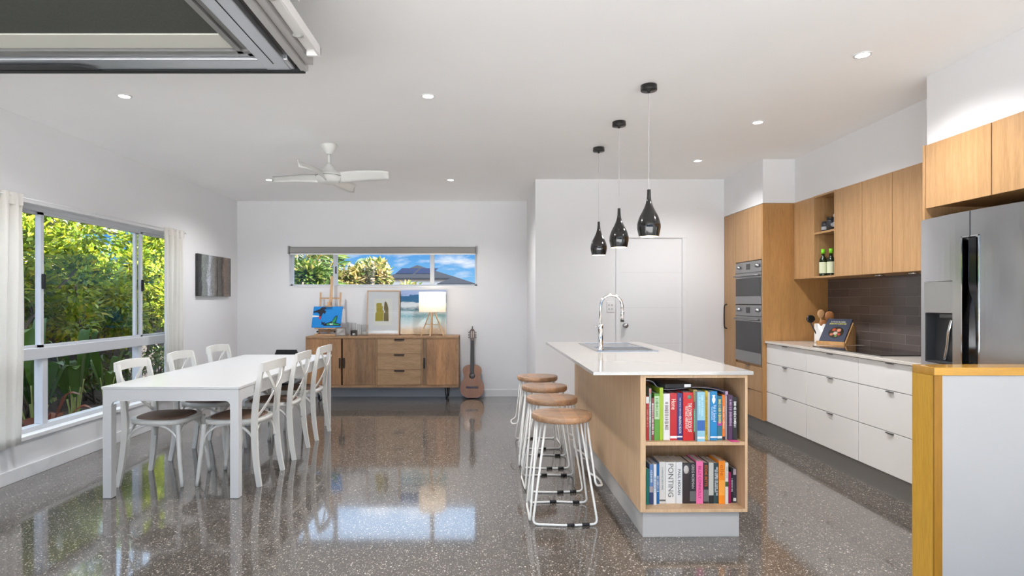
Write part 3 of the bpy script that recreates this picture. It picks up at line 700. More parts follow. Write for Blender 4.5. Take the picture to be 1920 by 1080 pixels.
o = one('ocean_canvas', l2(MB().box(-.312, .312, 0, .028, 0, .61, .003)), oceanmat(), 'square canvas painting of blue sea and white surf behind the lamp', 'painting')
o.location = (-.892, 7.985, TZ+.005)

# table lamp
t = thing('table_lamp', 'lit table lamp with white drum shade and wooden tripod legs', 'table lamp', (-.745, 7.79, TZ))
obj('shade', MB().lathe([(.176, .318), (.178, .32), (.178, .582), (.176, .584)], n=48, cap=False), SHADE, t)
LW = wood('lamp timber', (.50, .30, .15), (.70, .48, .28), (8, 8, 1), .45)
for i, a in enumerate((200, 262, 340, 100)):
    A = math.radians(a); r = (.155, .13, .165, .10)[i]
    obj('leg', MB().bar([(r*math.cos(A), r*math.sin(A), .003), (.022*math.cos(A), .022*math.sin(A), .345)], .017, .012, (math.cos(A), math.sin(A), 0)), LW, t)
obj('spreader', MB().bar([(-.09, -.03, .155), (.09, -.03, .155)], .012, .01), LW, t)
obj('hub', MB().lathe([(0, .325), (.03, .325), (.03, .35), (0, .35)], n=20, cap=False), LW, t)
obj('bulb', MB().lathe([(0, .40), (.022, .41), (.03, .44), (.022, .47), (0, .48)], n=16, cap=False), mat('lamp bulb', (1, 1, 1), .5, emit=(1, .8, .55), es=6), t)
obj('shade_ring', MB().bar([(-.176, 0, .40), (.176, 0, .40)], .003, .003).bar([(0, -.176, .40), (0, .176, .40)], .003, .003), BLACK, t)
ld = bpy.data.lights.new('lamp_bulb', 'POINT'); ld.energy = 1.6; ld.shadow_soft_size = .04; ld.color = (1, .80, .58)
lo = bpy.data.objects.new('lamp_bulb', ld); C.objects.link(lo); lo.parent = t; lo.location = (0, 0, .50)

# small things on the sideboard
t = thing('photo_frame', 'small grey photo frame standing beside the easel', 'photo frame', (-1.955, 7.76, TZ), math.radians(8))
LM3 = Matrix.Rotation(math.radians(-12), 3, 'X')
obj('frame', l2(MB().box(-.068, -.055, 0, .012, .0, .118).box(.055, .068, 0, .012, .0, .118).box(-.055, .055, 0, .012, .0, .013).box(-.055, .055, 0, .012, .105, .118), LM3), mat('pewter', (.16, .13, .11), .4, .4), t)
obj('photo', l2(MB().box(-.055, .055, .006, .01, .013, .105), LM3), artmat('photo print', 2, [(.3, (.1, .1, .1)), (.5, (.4, .38, .36)), (.7, (.7, .68, .66))]), t)
t = thing('tealight_box', 'small dark box-shaped tealight holder between photo frame and jar', 'candle holder', (-1.787, 7.79, TZ))
obj('holder', MB().box(-.04, -.033, -.03, .03, 0, .078).box(.033, .04, -.03, .03, 0, .078).box(-.033, .033, -.03, .03, 0, .012).box(-.033, .033, .02, .03, .012, .078).box(-.033, .033, -.03, .03, .07, .078), mat('aged bronze', (.12, .10, .085), .45, .4), t)
obj('candle', MB().lathe([(0, .012), (.02, .012), (.02, .032), (0, .032)], n=16, cap=False), mat('candle wax', (.8, .78, .72), .5), t)
def jar(name, x_, y_, r, h, label):
    t = thing(name, label, 'glass vessel', (x_, y_, TZ), 0, None)
    obj('glass', MB().lathe([(0, .004), (r*.95, .004), (r, .012), (r, h), (r-.003, h), (r-.003, .014), (0, .012)], n=28, cap=False), CLEAR, t)
    return t
t = jar('glass_jar', -1.655, 7.83, .05, .145, 'clear glass jar with a candle, rightmost of the small things by the easel')
obj('candle', MB().lathe([(0, .013), (.035, .013), (.035, .05), (0, .05)], n=20, cap=False), mat('ivory wax', (.75, .73, .68), .4), t)
jar('glass_vase', -1.905, 7.93, .022, .175, 'slim clear glass vase just right of the blue painting')
jar('glass_tumbler', -1.83, 7.95, .035, .165, 'clear glass behind the dark tealight box')
jar('glass_bottle', -1.765, 7.97, .022, .15, 'narrow clear glass behind the tealight box, nearest the jar')

# guitar
t = thing('acoustic_guitar', 'reddish acoustic guitar leaning on the back wall right of the sideboard', 'guitar', (-.222, 7.93, .0), 0)
def lg(mb):
    M = Matrix.Rotation(math.radians(-9), 3, 'X')
    for v in mb.b.verts: v.co = M @ v.co + Vector((0, -.03, .012))
    return mb
half = spline([(0, 0, 0), (.085, .008, 0), (.145, .055, 0), (.163, .13, 0), (.150, .20, 0), (.118, .255, 0), (.112, .295, 0), (.125, .345, 0), (.126, .39, 0), (.10, .43, 0), (.05, .447, 0), (0, .45, 0)], 4)
ol = [(p.x, p.y) for p in half]+[(-p.x, p.y) for p in half[-2:0:-1]]
obj('body', lg(MB().prism(ol, 'y', .004, .085, True)), mat('guitar sides', (.12, .03, .018), .15, coat=1), t)
obj('soundboard', lg(MB().prism([(x_*.985, .003+z*.987) for x_, z in ol], 'y', 0, .0045)), GUITARW, t)
obj('soundhole', lg(MB().lathe([(0, -.001), (.042, -.001), (.042, 0), (0, 0)], 0, 0, .30, 28, False, 'y')), mat('rosette', (.10, .09, .085), .3, coat=.6), t)
obj('bridge', lg(MB().box(-.082, .082, -.010, 0, .135, .158, .003)), GUITARD, t)
obj('neck', lg(MB().prism([(-.028, .335), (.028, .335), (.024, .775), (-.024, .775)], 'y', -.009, .018)), mat('ebony fretboard', (.015, .012, .011), .35), t)
hs = MB().prism([(-.024, .775), (-.034, .81), (-.034, .91), (-.022, .925), (-.022, .93), (0, .94), (.022, .93), (.022, .925), (.034, .91), (.034, .81), (.024, .775)], 'y', -.002, .016)
obj('headstock', lg(hs), GUITARD, t)
obj('headstock_slots', lg(MB().box(-.019, -.008, -.004, 0, .815, .905).box(.008, .019, -.004, 0, .815, .905)), mat('pale slot', (.55, .48, .42), .4), t)
for s in (-1, 1):
    for z in (.82, .855, .89): obj('tuning_peg', lg(MB().lathe([(0, 0), (.004, 0), (.004, s*.008), (.008, s*.01), (.008, s*.02), (0, s*.022)], s*.034, .006, z, 10, False, 'x')), mat('peg', (.2, .16, .13), .3), t)
obj('strings', lg(MB().box(-.0185, -.0180, -.0125, -.012, .15, .80).box(-.011, -.0105, -.0125, -.012, .15, .80).box(-.0037, -.0032, -.0125, -.012, .15, .80).box(.0032, .0037, -.0125, -.012, .15, .80).box(.0105, .011, -.0125, -.012, .15, .80).box(.018, .0185, -.0125, -.012, .15, .80)), mat('nylon string', (.5, .48, .45), .3), t)
obj('hanger_tab', lg(MB().box(-.006, .006, .0, .014, .935, .975, .002)), BLACK, t)

# ------------------------------------------------------------------ island bench (turned very slightly)
ISL = []
ix0, ix1, iy0, iy1 = .846, 1.447, 3.27, 5.53; cz0, cz1 = .147, .915
t = thing('island_cabinet', 'oak island cabinet with an open bookshelf in its near end', 'kitchen island', ((ix0+ix1)/2, iy0, 0)); ISL.append(t)
ox0, ox1 = .876, 1.433; BY = 3.56
obj('side_panel', MB().box(ix0, ox0, iy0, iy1, cz0, cz1, .001), OAKL, t, True)
obj('side_panel', MB().box(ox1, ix1, iy0, iy1, cz0, cz1, .001), OAKL, t, True)
obj('back_panel', MB().box(ox0, ox1, BY, BY+.02, cz0, cz1), OAK, t, True)
obj('bottom_panel', MB().box(ox0, ox1, iy0+.001, BY, cz0, .165), OAKL, t, True)
obj('top_panel', MB().box(ox0, ox1, iy0+.001, BY, .897, cz1), OAKL, t, True)
obj('shelf', MB().box(ox0, ox1, iy0+.004, BY, .520, .540), OAKL, t, True)
obj('rear_panel', MB().box(ox0, ox1, iy1-.02, iy1, cz0, cz1), OAKL, t, True)
obj('kickboard', MB().box(.868, 1.412, iy0+.03, iy1-.05, .0, cz0), KICK, t, True)
t = thing('island_benchtop', 'white stone benchtop of the kitchen island', 'benchtop', (1.03, 3.25, .915)); ISL.append(t)
obj('slab', MB().box(.579, 1.472, 3.25, 5.56, .915, .935, .002), STONE, t, True)
# sink
t = thing('sink', 'stainless steel inset sink in the far end of the island benchtop', 'sink', (1.1, 4.95, .935)); ISL.append(t)
SX0, SX1, SY0, SY1 = .855, 1.335, 4.53, 5.36
b = MB().box(SX0, SX1, SY0, SY0+.03, .9355, .941).box(SX0, SX1, SY1-.03, SY1, .9355, .941).box(SX0, SX0+.05, SY0+.03, SY1-.03, .9355, .941).box(SX1-.03, SX1, SY0+.03, SY1-.03, .9355, .941).box(SX0+.05, SX1-.03, 4.90, 4.94, .9355, .941)
obj('rim', b, STEEL, t, True)
obj('drainer', MB().box(SX0+.05, SX1-.03, 4.94, SY1-.03, .9355, .938), STEEL, t, True)
obj('bowl', MB().box(SX0+.05, SX1-.03, SY0+.03, 4.90, .9355, .9365), STEELD, t, True)
# gooseneck tap
t = thing('mixer_tap', 'tall chrome gooseneck tap at the island sink', 'tap', (.905, 4.63, .936)); ISL.append(t)
obj('base', MB().lathe([(0, 0), (.027, 0), (.027, .01), (.020, .014), (.0195, .16), (.0205, .162), (.0205, .20), (.013, .205), (0, .205)], n=24, cap=False), CHROME, t)
arc = [(0, 0, .20), (0, 0, .34)]+[(.085-.085*math.cos(a), 0, .35+.085*math.sin(a)) for a in [PI*i/14 for i in range(1, 15)]]+[(.172, 0, .30)]
obj('spout', MB().tube(arc, .0115, 14, up=(0, 1, 0)), CHROME, t)
obj('spray_head', MB().lathe([(0, .0), (.012, 0), (.0145, -.01), (.0145, -.07), (0, -.07)], .172, 0, .31, 18, False), CHROME, t)
obj('nozzle', MB().lathe([(0, 0), (.0145, 0), (.014, -.018), (0, -.018)], .172, 0, .241, 18, False), RUBBER, t)
obj('lever', MB().tube([(-.018, 0, .18), (-.05, 0, .195)], .004, 8), CHROME, t)

# books
BM = {}
def bmat(c, rough=.35):
    k = tuple(round(a, 3) for a in c)
    if k not in BM: BM[k] = mat('book cover', c, rough)
    return BM[k]
PAGES = mat('book pages', (.62, .58, .50), .8)
def book(px0, px1, ytop, Y, zs, depth, col, label, group, title=None, tcol=(.8, .8, .8), tfrac=.7, tz_=.5, bands=(), sub=None, tw=.62):
    x0 = (px0-PX)*Y/F+.0004; x1 = (px1-PX)*Y/F-.0004; w_ = x1-x0; zt_ = H-(ytop-PY)*Y/F; h = zt_-zs
    t = thing('book', label, 'book', ((x0+x1)/2, Y, zs), 0, group); ISL.append(t)
    bd = min(.0025, w_*.2)
    c = MB().box(-w_/2, w_/2, 0, bd, 0, h, min(.0012, w_*.12)).box(-w_/2, -w_/2+bd, bd, depth, 0, h).box(w_/2-bd, w_/2, bd, depth, 0, h)
    cv = obj('cover', c, bmat(col), t)
    obj('pages', MB().box(-w_/2+bd, w_/2-bd, bd, depth-.004, .003, h-.004), PAGES, t)
    for (f0, f1, bc) in bands:
        obj('spine_panel', MB().box(-w_/2+.0003, w_/2-.0003, -.0005, 0, h*f0, h*f1), bmat(bc), t)
    if title: text(title, t, bmat(tcol), (0 if not sub else w_*.14, -.0008, h*tz_), h*tfrac, w_*(tw if not sub else tw*.6), DOWN)
    if sub: text(sub, t, bmat(tcol), (-w_*.2, -.0008, h*tz_), h*tfrac*.8, w_*.25, DOWN, 'subtitle')
    return t
GU, GL = 'cookbooks on the upper island shelf', 'biographies on the lower island shelf'
U = .540; 
WT = (.78, .78, .76); K = (.015, .014, .016)
ub = [
 (1211.0, 1217, 743, 3.31, (.42, .012, .01), 'red book at the far left end of the upper island shelf', '~IT9', (.6, .2, .15), dict(tfrac=.4, bands=((.84, .99, WT),))),
 (1217, 1221.5, 728, 3.31, (.25, .33, .28), 'thin grey-green book, second from left on the upper island shelf', '~GA8', WT, dict(bands=((.9, .99, (.5, .2, .18)),), tfrac=.5)),
 (1221.5, 1227, 746, 3.31, (.20, .04, .035), 'thin maroon book with pale lettering on the upper island shelf', '~CO17', WT, dict(tfrac=.75)),
 (1227, 1237, 738, 3.31, (.10, .30, .03), 'green book with a white spine label on the upper island shelf', '~k', (.05, .2, .03), dict(bands=((.45, .95, (.45, .6, .35)),), tz_=.7, tfrac=.4)),
 (1237, 1244, 727, 3.31, (.33, .48, .02), 'tall lime green book on the upper island shelf', None, WT, {}),
 (1244, 1256.6, 738, 3.31, (.72, .70, .67), 'white book with dark curly lettering on the upper island shelf', '~SE9', (.1, .05, .05), dict(tfrac=.6, tz_=.52)),
 (1256.6, 1270, 737, 3.31, (.50, .008, .012), 'red book titled Home on the upper island shelf', 'Home', (.85, .7, .6), dict(tfrac=.22, tz_=.76, bands=((.04, .09, WT),))),
 (1270, 1281.2, 737, 3.31, (.025, .025, .15), 'navy book with pale script lettering on the upper island shelf', "BAKING BOOK", WT, dict(tfrac=.36, tz_=.32, tw=.4, bands=((.06, .09, WT),))),
 (1281.2, 1300.6, 736, 3.30, (.56, .008, .008), 'thick red book with a green badge at the top of its spine', 'THE COMPLETE BOOK OF', (.85, .8, .75), dict(sub='VEGETABLES, HERBS & FRUIT', tfrac=.6, tz_=.48)),
 (1300.6, 1307.7, 731, 3.31, (.50, .36, .12), 'thin patchwork-coloured book between thick red and pale blue books', 'CLASSIC COOKING', WT, dict(bands=((.17, .62, (.12, .42, .18)), (.0, .16, (.35, .02, .02)), (.63, .76, (.5, .06, .05))), tz_=.4, tfrac=.42)),
 (1307.7, 1322.6, 735, 3.275, (.27, .52, .62), 'large pale blue book with a dark blue band, jutting forward', '~AU12', (.5, .72, .78), dict(sub='~b', tfrac=.42, tz_=.72, bands=((.22, .43, (.03, .12, .38)), (.06, .10, WT)), tw=.5)),
 (1322.6, 1328, 733, 3.31, (.60, .42, .02), 'thin yellow book right of the pale blue book', '~SI16', (.25, .15, .02), dict(tfrac=.8)),
 (1328, 1332, 735, 3.31, (.55, .56, .55), 'thin pale grey book between the yellow and blue books', None, WT, {}),
 (1332, 1345.8, 734, 3.305, (.005, .22, .50), 'bright blue book with a white fish on its spine', 'Fish & Seafood', (.6, .75, .85), dict(sub='Cookbook', tfrac=.34, tz_=.55, bands=((.05, .08, WT),))),
 (1345.8, 1355, 743, 3.31, (.02, .14, .20), 'dark teal book with yellow lettering, right of the fish book', '~TH19', (.7, .6, .15), dict(tfrac=.55, tz_=.65, bands=((.33, .42, (.35, .03, .25)), (.04, .09, WT)))),
 (1355, 1360.8, 741, 3.31, (.70, .17, .01), 'orange book on the upper island shelf', '~BA10', (.85, .6, .4), dict(tfrac=.5, bands=((.0, .08, K),))),
 (1360.8, 1366.3, 734, 3.33, (.42, .30, .44), 'thin lilac book right of the orange book', None, WT, dict(bands=((.0, .9, (.62, .6, .62)),))),
 (1366.6, 1375, 741, 3.31, (.065, .025, .075), 'dark purple book near the right end of the upper shelf', '~MA13', (.5, .35, .5), dict(tfrac=.6, tz_=.6)),
 (1375, 1383.4, 745, 3.31, K, 'black book with white capitals, last on the right of the upper shelf', '~TH18', WT, dict(tfrac=.6, tz_=.6)),
]
for (a, b_, yt, Y, col, lab, ti, tcol, kw) in ub:
    bk = book(a, b_, yt, Y, U, .185 if Y > 3.3 else .2, col, lab, GU, ti, tcol, **kw)
    if 'navy' in lab: text('~nv', bk, bmat(WT), (0, -.0008, .18), .12, .006, DOWN)
    if 'fish' in lab and 'white fish' in lab:
        h = .264
        obj('fish_emblem', MB().prism([(0, .205), (.008, .218), (.010, .232), (.005, .245), (.009, .255), (-.009, .255), (-.005, .245), (-.010, .232), (-.008, .218)], 'y', -.001, 0), bmat(WT), bk)
    if 'green badge' in lab:
        obj('badge', MB().lathe([(0, -.001), (.0115, -.001), (.0115, 0)], .006, 0, .245, 18, False, 'y'), bmat((.12, .3, .2)), bk)
Lz = .165
lb = [
 (1211.3, 1218, 879, 3.345, (.005, .16, .12), 'teal green book at the left end of the lower island shelf', None, WT, {}),
 (1218, 1226, 870.5, 3.35, (.13, .25, .50), 'blue photographic-spined book, second on the lower island shelf', '~TH13', WT, dict(bands=((.0, .3, (.03, .05, .16)), (.3, .45, (.45, .38, .40))), tfrac=.3, tz_=.7)),
 (1226, 1231.4, 870.5, 3.34, (.72, .74, .76), 'thin white book between two blue books on the lower shelf', '~A 8', (.1, .3, .5), dict(tfrac=.4)),
 (1231.4, 1236.6, 870, 3.355, (.01, .13, .36), 'thin royal blue book on the lower island shelf', '~OC8', WT, dict(tfrac=.4)),
 (1236.6, 1248.6, 866, 3.36, (.62, .61, .57), 'cream book with small grey lettering left of the widest white book', '~TH18', (.25, .3, .3), dict(tfrac=.55, tz_=.6, tw=.3, bands=((.06, .10, (.15, .15, .15)),))),
 (1248.8, 1267.8, 866.5, 3.36, (.72, .71, .68), 'widest white book with tall grey serif capitals on its spine', 'PONTING', (.15, .15, .13), dict(tfrac=.80, tz_=.56, tw=.52)),
 (1268, 1280.3, 866.5, 3.36, (.70, .70, .69), 'white book with bold black capitals, right of the widest white book', 'PAUL HOGAN', (.02, .02, .02), dict(tfrac=.62, tz_=.52, tw=.42)),
 (1280.5, 1294, 867.5, 3.36, (.03, .018, .016), 'black book with a pale face at the top of its spine', None, WT, dict(bands=((.72, .96, (.05, .045, .045)),))),
 (1294, 1306.4, 867.5, 3.36, (.022, .018, .02), 'black book with thin silver capitals left of the pink book', 'GREG NORMAN', (.5, .48, .46), dict(tfrac=.58, tz_=.66, tw=.42, bands=((.06, .30, (.12, .12, .12)),))),
 (1306.4, 1319.5, 864.5, 3.355, (.80, .16, .36), 'pink book with magenta capitals on the lower island shelf', 'BILLY CONNOLLY', (.35, .0, .10), dict(tfrac=.76, tz_=.5, tw=.42)),
 (1319.8, 1329.8, 868, 3.36, (.03, .02, .018), 'dark book with orange capitals right of the pink book', 'EDDIE BETTS', (.62, .14, .02), dict(tfrac=.52, tz_=.68, tw=.5, bands=((.05, .34, (.14, .14, .13)),))),
 (1329.8, 1339.2, 868, 3.36, (.50, .50, .44), 'grey-cream book darkened at the foot of its spine', None, WT, dict(bands=((.0, .20, K),))),
 (1339.2, 1349, 868.5, 3.36, (.02, .055, .06), 'dark teal book with white capitals left of the orange book', '~TH13', WT, dict(sub='~d', tfrac=.7, tz_=.55)),
 (1349, 1360.8, 864.5, 3.35, (.80, .24, .01), 'bright orange book on the lower island shelf', 'elle', (.5, .1, .0), dict(tfrac=.25, tz_=.78, tw=.55, bands=((.2, .55, (.85, .35, .05)),))),
 (1360.9, 1367, 868, 3.35, (.66, .64, .58), 'narrow cream book right of the orange book', '~MY10', (.3, .3, .2), dict(tfrac=.3, tz_=.75, bands=((.42, .54, (.05, .10, .02)),))),
 (1367, 1371.8, 886, 3.36, (.34, .0, .09), 'short magenta book near the right end of the lower shelf', None, WT, {}),
 (1371.8, 1376, 878, 3.37, K, 'thin black paperback second from the right end of the lower shelf', '~AF12', WT, dict(tfrac=.4)),
 (1376, 1382, 879, 3.37, (.05, .045, .07), 'small black book with a pale top, last on the lower shelf', None, WT, dict(bands=((.82, .99, (.45, .38, .42)), (.05, .14, WT)))),
]
for (a, b_, yt, Y, col, lab, ti, tcol, kw) in lb:
    bk = book(a, b_, yt, Y, Lz, .155, col, lab, GL, ti, tcol, **kw)
    if 'pale face' in lab:
        f = MB().lathe([(0, -.0012), (.0150, -.0012), (.0150, -.0004)], 0, 0, 0, 24, False, 'y')
        for v in f.b.verts: v.co.z = v.co.z*1.6+.195
        obj('portrait', f, bmat((.60, .56, .53)), bk)
# book and magazine lying on top of the row
t = thing('lying_book', 'black book lying flat across the tops of the upper row', 'book', (1.07, 3.36, .834), math.radians(9)); ISL.append(t)
obj('cover', MB().box(-.085, .075, -.05, .11, 0, .003).box(-.085, .075, -.05, .11, .022, .025).box(-.085, .075, -.05, -.047, .0, .025), bmat(K), t)
obj('pages', MB().box(-.083, .073, -.047, .108, .003, .022), bmat((.05, .05, .05)), t)
obj('barcode_label', MB().box(.030, .070, -.0508, -.05, .004, .021), bmat(WT), t)
mg = MB(); pth = spline([(.895, 3.42, .875), (.935, 3.42, .866), (.965, 3.42, .835), (1.01, 3.42, .822), (1.09, 3.42, .826), (1.16, 3.42, .834), (1.23, 3.42, .832), (1.30, 3.42, .822), (1.345, 3.42, .807)], 5)
mg.bar(pth, .16, .004, (0, 0, 1))
o = one('draped_magazine', mg, mat('magazine cover', (.12, .10, .13), .25), 'limp dark magazine draped over the tops of the upper row', 'magazine', (1.1, 3.42, .82)); ISL.append(o)
o = one('sticky_note', MB().box(1.352, 1.400, 3.262, 3.34, .5405, .5415), mat('pink note', (.75, .10, .30), .6), 'pink note under the books at the right end of the upper shelf', 'note', (1.37, 3.28, .541)); ISL.append(o)

# ------------------------------------------------------------------ bar stools
def make_stool(label):
    t = thing('bar_stool', label, 'bar stool', (0, 0, 0), 0, 'white wire bar stools with wooden seats')
    sm = MB(); n = 44; rings = []
    def ringz(k, z, dip):
        o = []
        for i in range(n):
            th = 2*PI*i/n; x_ = .186*math.cos(th)*k; y_ = .178*math.sin(th)*k
            o.append(sm.b.verts.new((x_, y_, z+dip*(x_/.186)**2)))
        rings.append(o)
    for k, z, dp in ((.2, .592, 0), (.95, .592, .0), (.985, .596, .002), (1, .61, .003), (.99, .626, .005), (.965, .630, .005), (.7, .629, .005), (.35, .627, .005), (.05, .626, .005)): ringz(k, z, dp)
    fs = [sm.b.faces.new((A[i], A[(i+1) % n], B[(i+1) % n], B[i])) for A, B in zip(rings, rings[1:]) for i in range(n)]
    fs += [sm.b.faces.new(rings[0][::-1]), sm.b.faces.new(rings[-1])]; sm._fin(fs, True)
    bmesh.ops.recalc_face_normals(sm.b, faces=fs)
    obj('seat', sm, STOOLW, t)
    WR = bpy.data.materials.get('white wire') or mat('white wire', (.82, .81, .77), .3)
    r = .0068
    def rnd(P, rad=.03, k=5):
        P = [Vector(p) for p in P]; o = [P[0]]
        for i in range(1, len(P)-1):
            a = (P[i-1]-P[i]).normalized()*rad+P[i]; c = (P[i+1]-P[i]).normalized()*rad+P[i]
            for j in range(k+1):
                u = j/k; o.append(a*(1-u)**2+P[i]*2*u*(1-u)+c*u*u)
        return o+[P[-1]]
    for s in (-1, 1):     # near and far hoop
        P = [(-.105, s*.085, .592), (-.192, s*.185, .008), (0, s*.205, .008), (.192, s*.185, .008), (.105, s*.085, .592)]
        hp = obj('wire_hoop', MB().tube(rnd(P, .035), r, 10, up=(0, 1, .01)), WR, t)
        for xx in (.03 if s < 0 else -.03, .12):
            obj('rubber_sleeve', MB().tube([(xx-.022, s*(.2035-abs(xx-.02)*.09), .009), (xx+.022, s*(.2035-abs(xx+.02)*.09), .009)], r+.0025, 12), RUBBER, hp)
    for s in (-1, 1):     # inner legs
        P = [(s*.150, -.045, .60), (s*.190, -.135, .22), (s*.238, -.085, .205), (s*.245, 0, .205), (s*.238, .085, .205), (s*.190, .135, .22), (s*.150, .045, .60)]
        if s > 0: obj('foot_rest', MB().tube(rnd(P, .03), r, 10), WR, t)
        else: obj('inner_hoop', MB().tube(rnd([(s*.15, -.04, .60), (s*.205, -.15, .010), (s*.205, .15, .010), (s*.15, .04, .60)], .03), r, 10), WR, t)
    obj('seat_plate', MB().lathe([(0, .584), (.11, .584), (.11, .591), (0, .591)], n=24, cap=False), WR, t)
    return t
s0 = make_stool('wooden-topped white wire bar stool, nearest the camera'); s0.location = (.453, 3.65, 0)
dup(s0, (.457, 4.245, 0), math.radians(2), 'wooden-topped white wire bar stool, second from the camera')
dup(s0, (.459, 4.82, 0), math.radians(-3), 'wooden-topped white wire bar stool, third from the camera')
dup(s0, (.453, 5.43, 0), PI+math.radians(2), 'wooden-topped white wire bar stool, farthest from the camera, foot hoop turned outward')

# ------------------------------------------------------------------ kitchen run on the right wall
FXT, FXB, FXU = 2.665, 2.70, 2.96
g_ = .0027
def yz(mb, x0, x1, y0, y1, z0, z1, bev=.0012): return mb.box(x0, x1, y0+g_, y1-g_, z0+g_, z1-g_, bev)
# pantry
t = thing('pantry_cabinet', 'narrow full-height oak pantry cabinet in the far kitchen corner', 'cabinet', (3.0, 6.48, 0))
obj('body', MB().box(FXT+.02, XR-.002, 6.325, YK-.002, .158, 2.273), OAK, t, True)
dd = obj('door', yz(MB(), FXT, FXT+.019, 6.325, 6.638, .158, 2.273), OAK, t, True)
obj('handle', MB().tube(spline([(FXT, 6.555, 1.285), (FXT-.028, 6.553, 1.27), (FXT-.034, 6.55, 1.18), (FXT-.034, 6.55, 1.12), (FXT-.028, 6.553, 1.03), (FXT, 6.555, 1.015)], 5), .007, 8), BLACK, dd, True)
# oven tower
t = thing('oven_tower', 'tall oak cabinet housing the two wall ovens', 'cabinet', (3.0, 6.0, 0))
oy0, oy1 = 5.722, 6.323
obj('side_panel', MB().box(FXT-.001, XR-.003, 5.700, 5.719, .158, 2.273, .001), OAKD, t, True)
obj('side_panel', MB().box(FXT+.02, XR-.003, 6.306, oy1, .158, 2.273), OAK, t, True)
obj('shelf', MB().box(FXT+.02, XR-.003, oy0, 6.305, 1.728, 1.745).box(FXT+.02, XR-.003, oy0, 6.305, .67, .690).box(FXT+.02, XR-.003, oy0, 6.305, .16, .178).box(FXT+.02, XR-.003, oy0, 6.305, 2.255, 2.273).box(3.25, XR-.003, oy0, 6.305, .178, 2.255), OAK, t, True)
for a0, a1 in ((oy0, 6.0225), (6.0225, oy1)): obj('door', yz(MB(), FXT, FXT+.019, a0, a1, 1.730, 2.273), OAK, t, True)
for z0_, z1_ in ((.43, .672), (.158, .43)):
    dd = obj('drawer', yz(MB(), FXT, FXT+.019, oy0, oy1, z0_, z1_), OAK, t, True)
    obj('handle', MB().box(FXT-.012, FXT+.01, 5.97, 6.07, z1_-.006, z1_-.0028), STEELD, dd, True)
# ovens
def oven(z0, z1, label):
    t = thing('wall_oven', label, 'oven', (2.68, 6.02, z0)); X = FXT-.004; pz = z1-.115
    obj('body', MB().box(FXT+.022, 3.2, oy0+.012, 6.30, z0+.004, z1-.004), STEELD, t, True)
    cp = obj('control_panel', MB().box(X, FXT+.02, oy0+.003, oy1-.003, pz, z1-.003, .002), OVENS, t, True)
    for yy in (5.80, 6.235): obj('knob', MB().lathe([(0, -.026), (.015, -.026), (.018, -.004), (.020, 0)], X, yy, pz+.06, 20, False, 'x'), OVENS, cp, True)
    for i in (-1.5, -.5, .5, 1.5): pass
    obj('display', MB().box(X-.0012, X, 5.97, 6.06, pz+.03, pz+.09), BLACKG, cp, True)
    dr = obj('door', MB().box(X, FXT+.02, oy0+.003, oy1-.003, z0+.003, pz-.004, .002), OVENS, t, True)
    obj('door_glass', MB().box(X-.0015, X, oy0+.012, oy1-.012, z0+(.115 if z1-z0 > .5 else .085), pz-.055), mat('oven glass', (.02, .022, .026), .05) if 'oven glass' not in bpy.data.materials else bpy.data.materials['oven glass'], dr, True)
    obj('handle', MB().tube([(X, 5.77, pz-.034), (X-.038, 5.77, pz-.034), (X-.038, 6.275, pz-.034), (X, 6.275, pz-.034)], .008, 10), OVENS, dr, True)
oven(1.286, 1.728, 'compact stainless steel wall oven, upper of the two')
oven(.692, 1.284, 'large stainless steel wall oven, lower of the two')
# wall cabinets
divs = [5.699, 5.347, 5.009, 4.651, 4.301, 3.951, 3.602]
labs = ['oak wall cabinet between the oven tower and the open shelves', None, 'oak wall cabinet just right of the open shelves', 'second oak wall cabinet right of the open shelves', 'oak wall cabinet, second from the fridge end', 'oak wall cabinet hidden partly behind the fridge panel']
UZ0, UZ1 = 1.530, 2.274
for i, lab in enumerate(labs):
    y1, y0 = divs[i], divs[i+1]
    if lab:
        t = thing('wall_cabinet', lab, 'cabinet', (3.1, (y0+y1)/2, UZ0), 0, 'oak wall cabinets over the cooktop')
        obj('body', MB().box(FXU+.02, XR-.002, y0+.001, y1-.001, UZ0+.002, UZ1), OAK, t, True)
        obj('door', yz(MB(), FXU, FXU+.019, y0, y1, UZ0, UZ1), OAK, t, True)
    else:
        t = thing('open_shelf_unit', 'open oak shelf niche with jars and oil bottles', 'shelf', (3.1, (y0+y1)/2, UZ0))
        a = .016
        obj('frame', MB().box(FXU, XR-.002, y0+.001, y0+a, UZ0, UZ1).box(FXU, XR-.002, y1-a, y1-.001, UZ0, UZ1).box(FXU, XR-.002, y0+a, y1-a, UZ0, UZ0+a).box(FXU, XR-.002, y0+a, y1-a, UZ1-a, UZ1), OAK, t, True)
        obj('back_panel', MB().box(3.27, XR-.002, y0+a, y1-a, UZ0+a, UZ1-a), OAK, t, True)
        obj('shelf', MB().box(FXU+.001, 3.27, y0+a, y1-a, 1.925, 1.943), OAK, t, True)
for yy in (4.62, 4.25):
    t = thing('cabinet_light', 'small round light under the wall cabinets' + (', nearer the open shelves' if yy > 4.5 else ', nearer the fridge'), 'light', (3.08, yy, UZ0))
    obj('ring', MB().lathe([(.028, 0), (.034, 0), (.034, -.008), (.028, -.008)], n=24, cap=False), CHROME, t)
    obj('lens', MB().lathe([(0, -.005), (.028, -.005)], n=20, cap=False), mat('unlit lens', (.6, .58, .5), .3), t)
